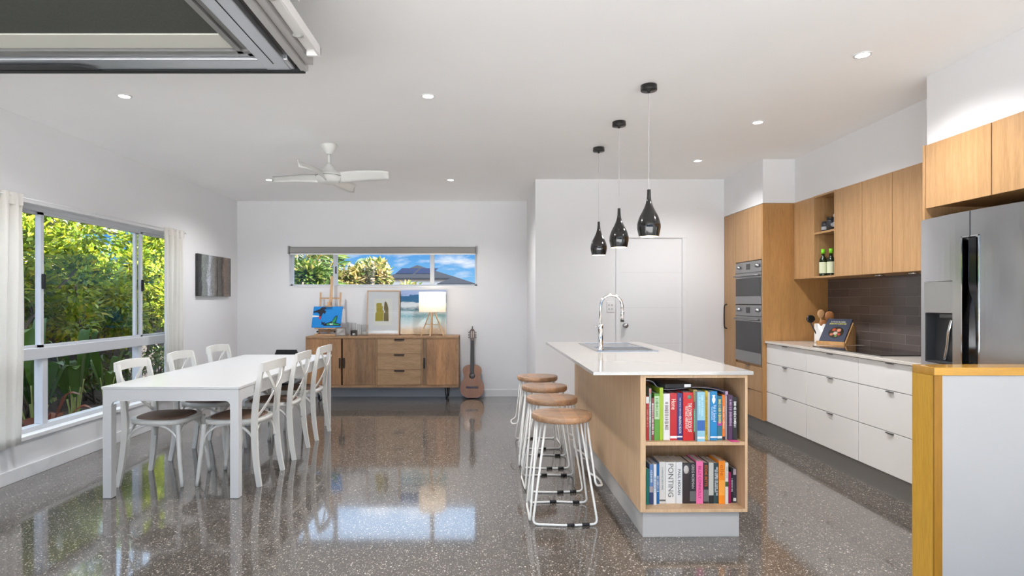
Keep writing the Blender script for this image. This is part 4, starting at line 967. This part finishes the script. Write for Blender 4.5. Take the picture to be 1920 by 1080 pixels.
# fridge housing
t = thing('fridge_housing', 'oak panel and overhead cupboards enclosing the fridge', 'cabinet', (3.0, 3.0, 1.9))
obj('side_panel', MB().box(FXT-.003, XR-.013, 3.581, 3.599, .0, 2.276, .001), OAK, t, True)
obj('body', MB().box(FXT+.02, XR-.013, 2.10, 3.579, 1.90, 2.276), OAKD, t, True)
for a0, a1 in ((3.11, 3.580), (2.62, 3.108), (2.13, 2.618)): obj('door', yz(MB(), FXT, FXT+.019, a0, a1, 1.885, 2.276), OAK, t, True)
# base drawers
dv = [5.698, 4.985, 4.283, 3.602]; dl = ['white three-drawer base cabinet beside the oven tower', 'white three-drawer base cabinet under the cooktop', 'white three-drawer base cabinet nearest the fridge']
for i, lab in enumerate(dl):
    y1, y0 = dv[i], dv[i+1]
    t = thing('drawer_cabinet', lab, 'cabinet', (3.0, (y0+y1)/2, .155), 0, 'white drawer cabinets under the kitchen benchtop')
    obj('body', MB().box(FXB+.02, XR-.015, y0+.001, y1-.001, .155, .912), WHITE2, t, True)
    for z0_, z1_ in ((.155, .442), (.442, .722), (.722, .912)):
        dd = obj('drawer', yz(MB(), FXB, FXB+.019, y0, y1, z0_, z1_), WHITE2, t, True)
        yc = (y0+y1)/2; obj('handle', MB().box(FXB-.012, FXB+.012, yc-.035, yc+.035, z1_-.010, z1_-.0045), STEELD, dd, True)
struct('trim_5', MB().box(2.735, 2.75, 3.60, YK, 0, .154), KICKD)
t = thing('kitchen_benchtop', 'white stone kitchen benchtop along the tiled splashback', 'benchtop', (3.0, 4.65, .914))
obj('slab', MB().box(2.685, XR-.0125, 3.602, 5.698, .914, .935, .002), mat('cream engineered stone', (.66, .63, .58), .1), t, True)
t = thing('cooktop', 'flat black glass cooktop set in the kitchen benchtop', 'cooktop', (2.99, 4.57, .9352))
obj('glass', MB().box(2.76, 3.24, 4.13, 5.00, .9355, .942, .002), BLACKG, t, True)
for yy, xx, r in ((4.35, 2.88, .09), (4.35, 3.1, .07), (4.78, 2.88, .07), (4.78, 3.1, .09)):
    obj('cooking_zone', MB().lathe([(r-.002, .0), (r, .0)], xx, yy, .9424, 32, False), mat('zone ring', (.12, .12, .12), .2) if 'zone ring' not in bpy.data.materials else bpy.data.materials['zone ring'], t, True)

# utensil crock
t = thing('utensil_crock', 'white ceramic utensil crock on the kitchen benchtop', 'crock', (3.08, 5.42, .9355))
obj('pot', MB().lathe([(0, .002), (.060, .002), (.063, .006), (.063, .178), (.058, .178), (.058, .012), (0, .010)], n=36, cap=False), mat('white glaze', (.78, .78, .77), .25), t)
def spoon(name, dx, dy, h, tx, ty, bw, bh, m_, lab):
    t = thing(name, lab, 'kitchen utensil', (3.075+dx, 5.40+dy, .95))
    obj('handle', MB().tube([(0, 0, 0), (tx*.7, ty*.7, h*.72)], .006, 8), m_, t)
    hd = MB().lathe([(0, 0), (bw*.6, bh*.12), (bw, bh*.45), (bw*.85, bh*.8), (bw*.4, bh*.97), (0, bh)], n=20, cap=False)
    for v in hd.b.verts: v.co = Vector((v.co.x, v.co.y*.3, v.co.z))+Vector((tx*.7, ty*.7, h*.70))
    obj('head', hd, m_, t)
WS = mat('spoon wood', (.52, .30, .14), .5); WS2 = mat('dark spoon wood', (.40, .17, .06), .5)
spoon('wooden_spoon', -.01, .0, .30, -.02, -.02, .034, .085, WS, 'pale wooden spoon standing in the crock')
spoon('wooden_ladle', -.005, -.015, .20, -.012, -.02, .036, .06, WS2, 'short orange-brown wooden ladle low in the crock')
spoon('wooden_spatula', .01, 0, .25, .075, .0, .045, .105, WS2, 'reddish wooden spatula leaning right in the crock')
spoon('black_ladle', -.02, .01, .24, -.115, .01, .042, .075, BLACK, 'black ladle leaning left in the crock')
spoon('black_whisk', .02, -.015, .16, .08, -.03, .026, .09, BLACK, 'black-handled whisk leaning low on the right of the crock')
t = thing('small_cup', 'small white cup right behind the cookbook stand', 'cup', (3.22, 5.42, .9355))
obj('cup', MB().lathe([(0, .002), (.032, .002), (.036, .09), (.033, .09), (.030, .008), (0, .006)], n=24, cap=False), mat('cup glaze', (.75, .75, .75), .3), t)
# cookbook stand
ang = math.radians(-54)
t = thing('cookbook_stand', 'timber cookbook stand on the benchtop by the splashback', 'book stand', (3.075, 5.22, .9355), ang)
SW = wood('stand timber', (.42, .22, .08), (.58, .34, .14), (4, 4, 1), .45)
obj('ledge', MB().box(-.118, .118, -.075, -.03, 0, .02, .003).box(-.118, .118, -.08, -.068, .0, .032, .002), SW, t)
tilt = math.radians(-42)
def tl(mb, off):
    M = Matrix.Rotation(tilt, 3, 'X')
    for v in mb.b.verts: v.co = M @ v.co+Vector(off)
    return mb
obj('rest', tl(MB().box(-.114, .114, 0, .012, 0, .235, .002), (0, -.045, .021)), SW, t)
for a_ in (.102, -.114): obj('side_prop', MB().prism([(-.03, 0), (.155, 0), (.155, .165), (.118, .165)], 'x', a_, a_+.012), SW, t)
t = thing('cookbook', 'dark blue cookbook with a plated dish on its cover, on the stand', 'book', (3.075, 5.22, .9355), ang)
obj('cover', tl(MB().box(-.104, .104, -.014, -.001, 0, .262, .001), (0, -.048, .024)), bmat((.006, .014, .045), .55), t)
def plate(x_, z, r, c, nm): obj(nm, tl(MB().lathe([(0, -.0175), (r, -.0175), (r, -.014)], x_, 0, z, 24, False, 'y'), (0, -.048, .024)), bmat(c), t)
obj('dish_photo', tl(MB().lathe([(0, -.0155), (.062, -.0155), (.062, -.014)], .012, 0, .10, 28, False, 'y'), (0, -.048, .024)), bmat((.04, .035, .02)), t)
for (x_, z, r, c) in ((-.01, .13, .017, (.45, .07, .03)), (.03, .125, .019, (.6, .25, .15)), (.01, .09, .018, (.55, .5, .4)), (.04, .08, .015, (.4, .05, .02)), (-.02, .075, .015, (.5, .15, .08)), (.02, .06, .012, (.15, .25, .05))): plate(x_, z, r, c, 'food')
text('~cook', t, bmat((.6, .6, .55)), tuple(Matrix.Rotation(tilt, 3, 'X') @ Vector((0, -.016, .222))+Vector((0, -.048, .024))), .12, .014, Matrix.Rotation(tilt, 3, 'X'))
text('~ktch', t, bmat((.5, .48, .1)), tuple(Matrix.Rotation(tilt, 3, 'X') @ Vector((0, -.016, .20))+Vector((0, -.048, .024))), .14, .020, Matrix.Rotation(tilt, 3, 'X'), 'subtitle')
# bottles and jars on the open shelf
def bottle(x_, y_, lab, nm='oil_bottle'):
    t = thing(nm, lab, 'bottle', (x_, y_, UZ0+.0165), 0, 'green-capped oil bottles')
    obj('body', MB().lathe([(0, 0), (.030, 0), (.031, .01), (.031, .13), (.026, .155), (.014, .175), (.013, .20), (0, .20)], n=24, cap=False), mat('dark green glass', (.012, .02, .008), .08) if 'dark green glass' not in bpy.data.materials else bpy.data.materials['dark green glass'], t)
    obj('cap', MB().lathe([(0, .20), (.0165, .20), (.0165, .242), (0, .243)], n=20, cap=False), mat('lime cap', (.20, .62, .02), .4) if 'lime cap' not in bpy.data.materials else bpy.data.materials['lime cap'], t)
    obj('label', MB().lathe([(.0316, .025), (.0316, .125)], n=24, cap=False), mat('cream label', (.60, .64, .45), .6) if 'cream label' not in bpy.data.materials else bpy.data.materials['cream label'], t)
bottle(3.00, 5.26, 'dark oil bottle with lime cap, left one in the open shelf'); bottle(3.035, 5.20, 'dark oil bottle with lime cap, right one in the open shelf')
t = thing('vinegar_bottle', 'dark slim bottle behind the lime-capped oil bottles', 'bottle', (3.12, 5.17, UZ0+.0165))
obj('body', MB().lathe([(0, 0), (.027, 0), (.027, .15), (.012, .185), (.012, .225), (0, .225)], n=20, cap=False), mat('black bottle', (.015, .012, .012), .1), t)
obj('cap', MB().lathe([(0, .225), (.014, .225), (.014, .245), (0, .245)], n=16, cap=False), mat('tan cap', (.3, .22, .1), .4), t)
t = thing('salt_grinder', 'clear and silver grinder at the right end of the open shelf', 'grinder', (3.02, 5.065, UZ0+.0165))
obj('body', MB().lathe([(0, 0), (.028, 0), (.028, .15), (0, .15)], n=20, cap=False), artmat('spice mix', 1, [(.3, (.12, .08, .06)), (.5, (.35, .3, .28)), (.7, (.6, .58, .55))]), t)
obj('cap', MB().lathe([(0, .15), (.026, .15), (.024, .20), (0, .20)], n=20, cap=False), mat('smoke cap', (.12, .1, .09), .3), t)
for i, (x_, y_, r, h, cap_, lab) in enumerate(((3.03, 5.28, .031, .095, (.015, .015, .018), 'small dark jar, left one on the upper niche shelf'), (3.03, 5.19, .036, .12, (.012, .012, .012), 'dark jar with a round silver label, middle one in the niche'), (3.03, 5.10, .030, .135, (.6, .6, .58), 'tall dark jar with white lid, right one in the niche'))):
    t = thing('spice_jar', lab, 'jar', (x_, y_, 1.9435), 0, 'dark jars on the niche shelf')
    obj('body', MB().lathe([(0, 0), (r, 0), (r, h*.75), (r*.9, h*.82), (0, h*.82)], n=24, cap=False), mat('dark jar', (.03, .032, .04), .15), t)
    obj('lid', MB().lathe([(0, h*.82), (r*.93, h*.82), (r*.93, h), (0, h)], n=24, cap=False), mat('jar lid', cap_, .3), t)
    obj('label', MB().lathe([(0, -r-.001), (r*.55, -r-.001), (r*.55, -r*.7)], 0, 0, h*.42, 20, False, 'y') if i == 1 else MB().lathe([(r+.0006, h*.2), (r+.0006, h*.5)], n=24, cap=False), mat('jar label', (.35, .36, .38), .4), t)

# ------------------------------------------------------------------ fridge
fxp = 2.585; FY0, FYS, FY1 = 2.79, 3.150, 3.552; FZ = 1.812
t = thing('fridge', 'stainless steel French-door fridge with a water dispenser', 'fridge', (2.95, 3.17, 0))
obj('body', MB().box(2.69, 3.27, FY0+.005, FY1-.005, .03, 1.80, .004), mat('fridge grey body', (.20, .205, .21), .4, .5), t, True)
def fx_(y):
    c = (FY0+FY1)/2; u = (y-c)/((FY1-FY0)/2); return fxp+.034*u*u
def slab(mb, y0, y1, z0, z1, n=8, back=2.685):
    ys = [y0+(y1-y0)*i/n for i in range(n+1)]
    mb.prism([(fx_(y), y) for y in ys]+[(back, y1), (back, y0)], 'z', z0, z1); return mb
hz = 1.678
dl_ = slab(MB(), FYS+.003, FY1, hz, FZ); slab(dl_, FYS+.058, FY1, 1.440, hz); slab(dl_, 3.500, FY1, .965, 1.440, 4); slab(dl_, FYS+.058, 3.272, .965, 1.440, 4); slab(dl_, FYS+.058, FY1, .70, .965)
L_ = obj('left_door', dl_, STEEL, t, True)
dp = MB(); dp.box(fxp+.012, 2.68, 3.274, 3.498, 1.257, 1.438, .002)
DPn = obj('dispenser_panel', dp, mat('dispenser steel', (.60, .605, .62), .3, 1), L_, True)
obj('dispenser_recess', MB().box(2.66, 2.684, 3.274, 3.498, .967, 1.255).box(fxp+.018, 2.66, 3.490, 3.498, .967, 1.255).box(fxp+.018, 2.66, 3.274, 3.280, .967, 1.255).box(fxp+.018, 2.66, 3.280, 3.490, .967, .975), mat('recess grey', (.045, .046, .05), .3), L_, True)
obj('lever', MB().tube(spline([(2.625, 3.32, 1.22), (2.615, 3.33, 1.15), (2.63, 3.36, 1.07), (2.645, 3.40, .985)], 5), .011, 10), CHROME, L_, True)
obj('spout_housing', MB().box(2.61, 2.66, 3.30, 3.40, 1.225, 1.255, .006), STEELD, L_, True)
dr_ = slab(MB(), FY0, FYS-.003, hz, FZ); slab(dr_, FY0, FYS-.058, .70, hz)
R2 = obj('right_door', dr_, STEEL, t, True)
obj('handle_recess', MB().box(2.64, 2.684, FYS+.001, FYS+.056, .70, hz-.002), mat('handle recess black', (.012, .012, .014), .1), L_, True)
obj('handle_recess', MB().box(2.64, 2.684, FYS-.056, FYS-.001, .70, hz-.002), bpy.data.materials['handle recess black'], R2, True)
obj('handle_trim', MB().box(fxp-.001, 2.66, FYS+.052, FYS+.058, .70, hz).box(fxp-.001, 2.64, FYS+.003, FYS+.058, hz-.006, hz), CHROME, L_, True)
obj('handle_trim', MB().box(fxp-.001, 2.66, FYS-.058, FYS-.052, .70, hz).box(fxp-.001, 2.64, FYS-.058, FYS-.003, hz-.006, hz), CHROME, R2, True)
obj('handle_grip', MB().bar(spline([(2.612, FYS+.006, hz-.01), (2.612, FYS+.006, 1.42), (2.612, FYS-.03, 1.30), (2.612, FYS-.04, 1.1), (2.612, FYS-.04, .72)], 6), .05, .018, (1, 0, 0)), BLACKG, R2, True)
obj('freezer_drawer', slab(MB(), FY0, FY1, .04, .69), STEEL, t, True)

# ------------------------------------------------------------------ timber-capped half wall at the right
HX, HY0, HY1, HZ = 2.0, 2.631, 2.771, 1.028
t = thing('half_wall', 'half-height white wall at the right, edged with honey-coloured timber', 'half wall', (2.65, 2.70, 0))
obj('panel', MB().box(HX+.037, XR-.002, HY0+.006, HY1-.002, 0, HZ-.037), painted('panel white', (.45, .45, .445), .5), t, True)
obj('shaded_post_front', MB().box(HX, HX+.036, HY0, HY0+.011, 0, HZ-.0365, .0015), PINE_SHADED, t, True)  # front face of the post, its shade painted in as darker pine
obj('timber_post', MB().box(HX, HX+.036, HY0+.0112, HY1, 0, HZ-.0365, .0015), PINE, t, True)
obj('timber_cap', MB().box(HX, XR-.002, HY0, HY1, HZ-.036, HZ, .0015), wood('honey pine cap', (.46, .22, .02), (.62, .33, .05), (.8, 10, 10), .2, coat=.5), t, True)

# turn the island group by 0.9 degrees about its near end
PIV = Matrix.Translation((1.03, 3.25, 0)) @ Matrix.Rotation(.0155, 4, 'Z') @ Matrix.Translation((-1.03, -3.25, 0))
for o in ISL:
    l = PIV @ o.location; o.location = l; o.rotation_euler.z += .0155

# ------------------------------------------------------------------ outside
GRASS = mat('lawn', (.045, .075, .02), .9)
def soil():
    m, n, p = newmat('garden soil'); n.links.new(ramp(n, noise(n, objcoord(n), 14, 6, .7), [(.35, (.02, .014, .01)), (.55, (.09, .06, .04)), (.7, (.20, .15, .11))]), p.inputs['Base Color']); p.inputs['Roughness'].default_value = .9; return m
struct('ground', MB().box(-200, 200, YB+.2, 300, -.35, -.15).box(-200, XL-.25, -60, YB+.2, -.35, -.15), soil())
struct('bounce_patio', MB().box(-14, 14, -22, YN-.001, -.14, -.02), mat('pale bounce paving', (.88, .87, .85), .8))  # unseen paving added behind the camera, pale to bounce sun onto the ceiling
def leafmat(name, cols, tr=.35, scale=6):
    m, n, p = newmat(name); gi = n.nodes.new('ShaderNodeNewGeometry')
    c = ramp(n, gi.outputs['Random Per Island'], cols); n.links.new(c, p.inputs['Base Color']); p.inputs['Roughness'].default_value = .42
    t = n.nodes.new('ShaderNodeBsdfTranslucent'); n.links.new(c, t.inputs[0]); x = n.nodes.new('ShaderNodeMixShader'); x.inputs[0].default_value = tr
    n.links.new(p.outputs[0], x.inputs[1]); n.links.new(t.outputs[0], x.inputs[2]); n.links.new(x.outputs[0], n.nodes['Material Output'].inputs[0]); return m
HEDGE = leafmat('hedge leaves', [(0, (.07, .14, .012)), (.3, (.18, .28, .015)), (.7, (.34, .42, .025)), (.92, (.48, .47, .03)), (1, (.55, .40, .02))])
PALMY = leafmat('dark palm leaves', [(0, (.02, .05, .008)), (.5, (.06, .12, .02)), (.9, (.16, .20, .04)), (1, (.35, .28, .08))])
GOLD = leafmat('golden leaves', [(0, (.05, .09, .012)), (.35, (.14, .17, .03)), (.65, (.42, .32, .10)), (1, (.62, .46, .26))])
BIGL = leafmat('broad leaves', [(0, (.015, .05, .005)), (.6, (.035, .10, .008)), (1, (.08, .17, .015))], .3)
BARK = mat('bark', (.12, .09, .06), .9)
def leaf(bm, c, d, nrm, ln, wd, mid=.5):
    d = d.normalized(); s = d.cross(nrm)
    if s.length < 1e-3: s = d.cross(Vector((1, 0, 0)))
    s.normalize(); up = s.cross(d)
    a = c; b = c+d*ln*mid+s*wd; e_ = c+d*ln-up*ln*.12; f = c+d*ln*mid-s*wd; m_ = c+d*ln*mid-up*wd*.35
    V = [bm.verts.new(p) for p in (a, b, e_, f, m_)]
    for q_ in ((V[0], V[1], V[4]), (V[1], V[2], V[4]), (V[2], V[3], V[4]), (V[3], V[0], V[4])): bm.faces.new(q_)
def blob(seed, center, rad, n, size, shape=2.0):
    r = random.Random(seed); mb = MB()
    lumps = [(Vector((r.uniform(-.75, .75)*rad[0], r.uniform(-.75, .75)*rad[1], r.uniform(-.8, .85)*rad[2])), r.uniform(.22, .42)) for _ in range(26)]
    for i in range(n):
        c, k = r.choice(lumps); v = Vector((r.gauss(0, 1), r.gauss(0, 1), r.gauss(0, 1))).normalized()
        p = c+Vector((v.x*rad[0]*k*1.3, v.y*rad[1]*k, v.z*rad[2]*k))*r.uniform(.75, 1.08)
        d = (v+Vector((r.uniform(-.8, .8), r.uniform(-.8, .8), r.uniform(-.5, .7)))); l_ = size*r.uniform(.6, 1.25)
        leaf(mb.b, Vector(center)+p, d, Vector((r.uniform(-.6, .6), r.uniform(-.6, .6), 1)), l_, l_*.27)
    return mb
def shrub(seed, loc, rad, zc, n, size, m_, label, name='hedge_shrub', group='leafy shrubs along the side fence'):
    t = thing(name, label, 'shrub', loc, 0, group)
    obj('foliage', blob(seed, (0, 0, zc), rad, n, size), m_, t)
    tr = MB(); r = random.Random(seed)
    for i in range(4): tr.tube(spline([(r.uniform(-.1, .1), r.uniform(-.15, .15), 0), (r.uniform(-.2, .2), r.uniform(-.3, .3), zc*.5), (r.uniform(-.3, .3), r.uniform(-.6, .6), zc)], 4), .018, 6)
    obj('trunk', tr, BARK, t); return t
GZ = -.15
shrub(11, (-5.75, 7.35, GZ), (.5, .62, 1.05), 2.0, 7500, .10, HEDGE, 'yellow-green leafy shrub seen in the left pane of the side window')
shrub(12, (-5.85, 8.60, GZ), (.5, .62, .74), 1.68, 6500, .10, HEDGE, 'yellow-green leafy shrub behind the left part of the wide pane')
shrub(13, (-5.90, 9.90, GZ), (.5, .62, 1.05), 2.0, 7500, .10, HEDGE, 'yellow-green leafy shrub behind the right part of the wide pane')
shrub(14, (-6.00, 11.30, GZ), (.5, .62, 1.1), 2.1, 6500, .10, HEDGE, 'green leafy shrub seen in the right pane beside the curtain')
shrub(15, (-5.7, 6.0, GZ), (.5, .8, .8), 1.9, 2500, .10, HEDGE, 'leafy shrub mostly hidden by the near left curtain')
shrub(21, (-7.6, 10.9, GZ), (.4, 1.6, .6), 1.9, 2500, .11, HEDGE, 'pale leafy shrub rising behind the fence')
# low dark understorey
shrub(16, (-5.6, 8.4, GZ), (.35, 1.1, .22), .45, 900, .09, PALMY, 'dark low shrub beneath the hedge, left part', 'low_shrub', 'dark low shrubs under the hedge')
shrub(17, (-5.7, 10.6, GZ), (.35, 1.1, .22), .45, 900, .09, PALMY, 'dark low shrub beneath the hedge, right part', 'low_shrub', 'dark low shrubs under the hedge')
# fence
t = thing('paling_fence', 'dark timber paling fence behind the hedge outside the side window', 'fence', (-6.55, 8.5, GZ))
fm = MB(); y_ = 3.0; r = random.Random(4)
while y_ < 15.5:
    fm.box(-6.56, -6.54, y_, y_+.095, GZ, 1.55+r.uniform(-.01, .01)); y_ += .105
obj('palings', fm, wood('weathered paling', (.035, .03, .028), (.085, .075, .068), (4, 4, 1), .85), t, True)
obj('rail', MB().box(-6.54, -6.50, 3, 15.5, .35, .43).box(-6.54, -6.50, 3, 15.5, 1.15, 1.23), bpy.data.materials['weathered paling'], t, True)
# neighbour's eave above the hedge
t = thing('neighbour_roof', 'dark neighbouring roof edge above the hedge', 'roof', (-9.0, 9.5, 2.6))
obj('eave', MB().box(-12, -8.6, 9.6, 13.6, 2.86, 2.95), mat('dark soffit', (.045, .04, .045), .8), t, True)
obj('gutter', MB().box(-8.6, -8.48, 9.6, 13.6, 2.86, 3.10, .01), mat('gutter grey', (.16, .16, .17), .6), t, True)
obj('wall', MB().box(-12, -9.2, 10.0, 13.2, GZ, 2.86), mat('beige render', (.50, .40, .30), .8), t, True)
# broad-leaved plants close to the side window
def bigplant(seed, loc, n, h, label, m_=BIGL, lean_=.35):
    r = random.Random(seed); t = thing('broad_leaf_plant', label, 'plant', loc, 0, 'broad-leaved plants below the side window')
    lf = MB(); st = MB()
    for i in range(n):
        a = 2*PI*i/n+r.uniform(-.3, .3); hh = h*r.uniform(.55, 1); L0 = r.uniform(.30, .46); out = lean_*r.uniform(.3, 1)
        base = Vector((math.cos(a)*.03, math.sin(a)*.03, 0)); mid = Vector((math.cos(a)*out*.35, math.sin(a)*out*.35, hh*.55)); top = Vector((math.cos(a)*out*.8, math.sin(a)*out*.8, hh))
        pth = spline([base, mid*.6, mid], 4); st.tube(pth, .008, 6)
        sp = spline([mid, mid.lerp(top, .5)+Vector((0, 0, .03)), top, top+Vector((math.cos(a)*.10, math.sin(a)*.10, -.02))], 4)
        side = Vector((-math.sin(a+r.uniform(-.7, .7)), math.cos(a), 0)).normalized(); m2 = len(sp); prev = None
        for k, p in enumerate(sp):
            u = k/(m2-1); wd = .062*math.sin(PI*min(1, u*.93+.05))**.7
            row = [lf.b.verts.new(p-side*wd+Vector((0, 0, wd*.25))), lf.b.verts.new(p), lf.b.verts.new(p+side*wd+Vector((0, 0, wd*.25)))]
            if prev:
                for q_ in (0, 1): f_ = lf.b.faces.new((prev[q_], prev[q_+1], row[q_+1], row[q_])); f_.smooth = True
            prev = row
    obj('leaves', lf, m_, t); obj('stems', st, mat('pale stem', (.30, .34, .10), .5) if 'pale stem' not in bpy.data.materials else bpy.data.materials['pale stem'], t)
bigplant(31, (-4.35, 5.15, GZ), 9, 1.25, 'broad-leaved green plant in the left lower pane of the side window')
bigplant(32, (-4.45, 5.75, GZ), 9, 1.35, 'tall broad-leaved plant left of centre in the wide lower pane')
bigplant(33, (-4.55, 6.45, GZ), 8, 1.15, 'broad-leaved plant with striped leaves, in the middle of the wide lower pane')
bigplant(34, (-4.15, 5.45, GZ), 7, .6, 'low reddish-leaved plant at the foot of the side window', leafmat('red leaves', [(0, (.16, .03, .02)), (.6, (.22, .07, .03)), (1, (.10, .12, .02))]), .5)
bigplant(35, (-4.75, 4.45, GZ), 7, 1.3, 'broad-leaved plant partly behind the left curtain')
bigplant(36, (-4.95, 7.6, GZ), 8, .9, 'low broad-leaved plant at the right of the lower panes')
# behind the back window
t = thing('travellers_palm', 'tall dark green fan palm filling the left pane of the back window', 'palm tree', (-3.62, 11.6, GZ))
r = random.Random(5); lf = MB(); st = MB()
for i in range(26):
    a = -.75+1.5*i/25+r.uniform(-.08, .08); ln = r.uniform(.8, 1.35); b0 = Vector((r.uniform(-.45, .22), r.uniform(-.3, .3), 1.15+r.uniform(0, .5)))
    if b0.x+math.sin(a)*ln > .62: a *= .3
    d = Vector((math.sin(a), r.uniform(-.35, .25), math.cos(a)*.9+.1)).normalized(); tip = b0+d*ln
    pth = spline([b0, b0+d*ln*.5, tip, tip+Vector((d.x*.25, 0, -.10))], 5); st.tube(pth, .007, 5)
    for k in range(3, len(pth)):
        for s in (-1, 1):
            for _ in range(2):
                p = pth[k]+d*r.uniform(-.06, .06); dd = (d*.6+Vector((d.z*s, r.uniform(-.5, .5), -d.x*s))).normalized()
                leaf(lf.b, p, dd, Vector((0, -1, .3)), r.uniform(.16, .30), .026)
obj('fronds', lf, PALMY, t); obj('frond_stems', st, mat('orange stem', (.45, .22, .05), .5), t)
shrub(41, (-3.45, 10.9, GZ), (.42, .4, .42), 1.80, 2200, .16, PALMY, 'green shrub with yellow tips low in the left pane of the back window', 'garden_shrub', 'garden shrubs behind the back window')
shrub(42, (-2.95, 12.4, GZ), (.30, .4, .36), 1.78, 2000, .15, GOLD, 'golden-leaved shrub right of the left mullion of the back window', 'garden_shrub', 'garden shrubs behind the back window')
shrub(43, (-2.42, 12.6, GZ), (.27, .4, .42), 1.84, 2000, .15, GOLD, 'taller bushy golden shrub in the middle pane of the back window', 'garden_shrub', 'garden shrubs behind the back window')
shrub(44, (-1.72, 13.6, GZ), (.22, .4, .22), 1.62, 360, .16, GOLD, 'sparse golden shrub in front of the white neighbouring house', 'garden_shrub', 'garden shrubs behind the back window')
# distant palm
t = thing('distant_palm', 'small distant palm tree against the sky above the golden shrubs', 'palm tree', (-8.3, 40, 0))
lf = MB(); r = random.Random(9)
for i in range(14):
    a = 2*PI*i/14; d = Vector((math.cos(a), math.sin(a), .5)); p0 = Vector((0, 0, 4.0))
    pth = spline([p0, p0+Vector((d.x*.35, d.y*.3, .22)), p0+Vector((d.x*.65, d.y*.5, .05)), p0+Vector((d.x*.8, d.y*.6, -.25))], 5)
    for k in range(1, len(pth)):
        for s in (-1, 1): leaf(lf.b, pth[k], Vector((d.x*.3, s*.3+d.y*.2, -.6)), Vector((0, -1, 0)), .32, .03)
obj('fronds', lf, mat('far palm green', (.05, .09, .04), .7), t); obj('trunk', MB().tube([(0, 0, 0), (.05, 0, 4.0)], .07, 8), BARK, t)
# houses on the rise
def roofhouse(x0, x1, ax, Y, ze, za, label, depth=9, solar=False):
    t = thing('house', label, 'house', ((x0+x1)/2, Y+depth/2, GZ), 0, None)
    RM = bpy.data.materials.get('dark roof tile') or mat('dark roof tile', (.020, .021, .025), 1, 0, 0)
    v = [(x0, Y, ze), (x1, Y, ze), (x1, Y+depth, ze), (x0, Y+depth, ze)]; rf = MB(); A = (ax, Y+depth*.45, za); B_ = (ax+.01, Y+depth*.6, za)
    for q_ in ((v[0], v[1], A), (v[1], v[2], B_, A), (v[2], v[3], B_), (v[3], v[0], A, B_)): rf.poly(q_)
    rf.box(x0, x1, Y, Y+depth, ze-.25, ze-.005); obj('roof', rf, RM, t, True)
    obj('walls', MB().box(x0+.5, x1-.5, Y+.5, Y+depth-.5, GZ, ze-.25), mat('white render', (.80, .79, .76), .7) if 'white render' not in bpy.data.materials else bpy.data.materials['white render'], t, True)
    if solar:
        n_ = Vector((0, (za-ze), 0)); 
        def S(u, w_):  # point on the front slope
            y = Y+depth*.45*w_; z = ze+(za-ze)*w_; return Vector((u, y-.05, z+.06))
        for (u0, u1, k0, k1) in ((.13, .37, .30, .72), (.40, .64, .30, .72)):
            W_ = x1-x0; s_ = .0
            f = [S(x0+W_*u0, k0), S(x0+W_*u1, k0), S(x0+W_*(u1+.06), k1), S(x0+W_*(u0+.06), k1)]
            m2 = MB().poly(f); obj('solar_panel', m2, mat('solar cells', (.003, .006, .022), .6, 0, .05) if 'solar cells' not in bpy.data.materials else bpy.data.materials['solar cells'], t, True)
    return t
roofhouse(-16.0, -4.6, -11.6, 90, 4.75, 7.05, 'white house with grey hipped roof and two solar panels beyond the back window', 12, True)
roofhouse(-6.6, -1.6, -4.55, 75, 3.45, 4.50, 'smaller grey hipped roof right of the solar-panelled house', 8)
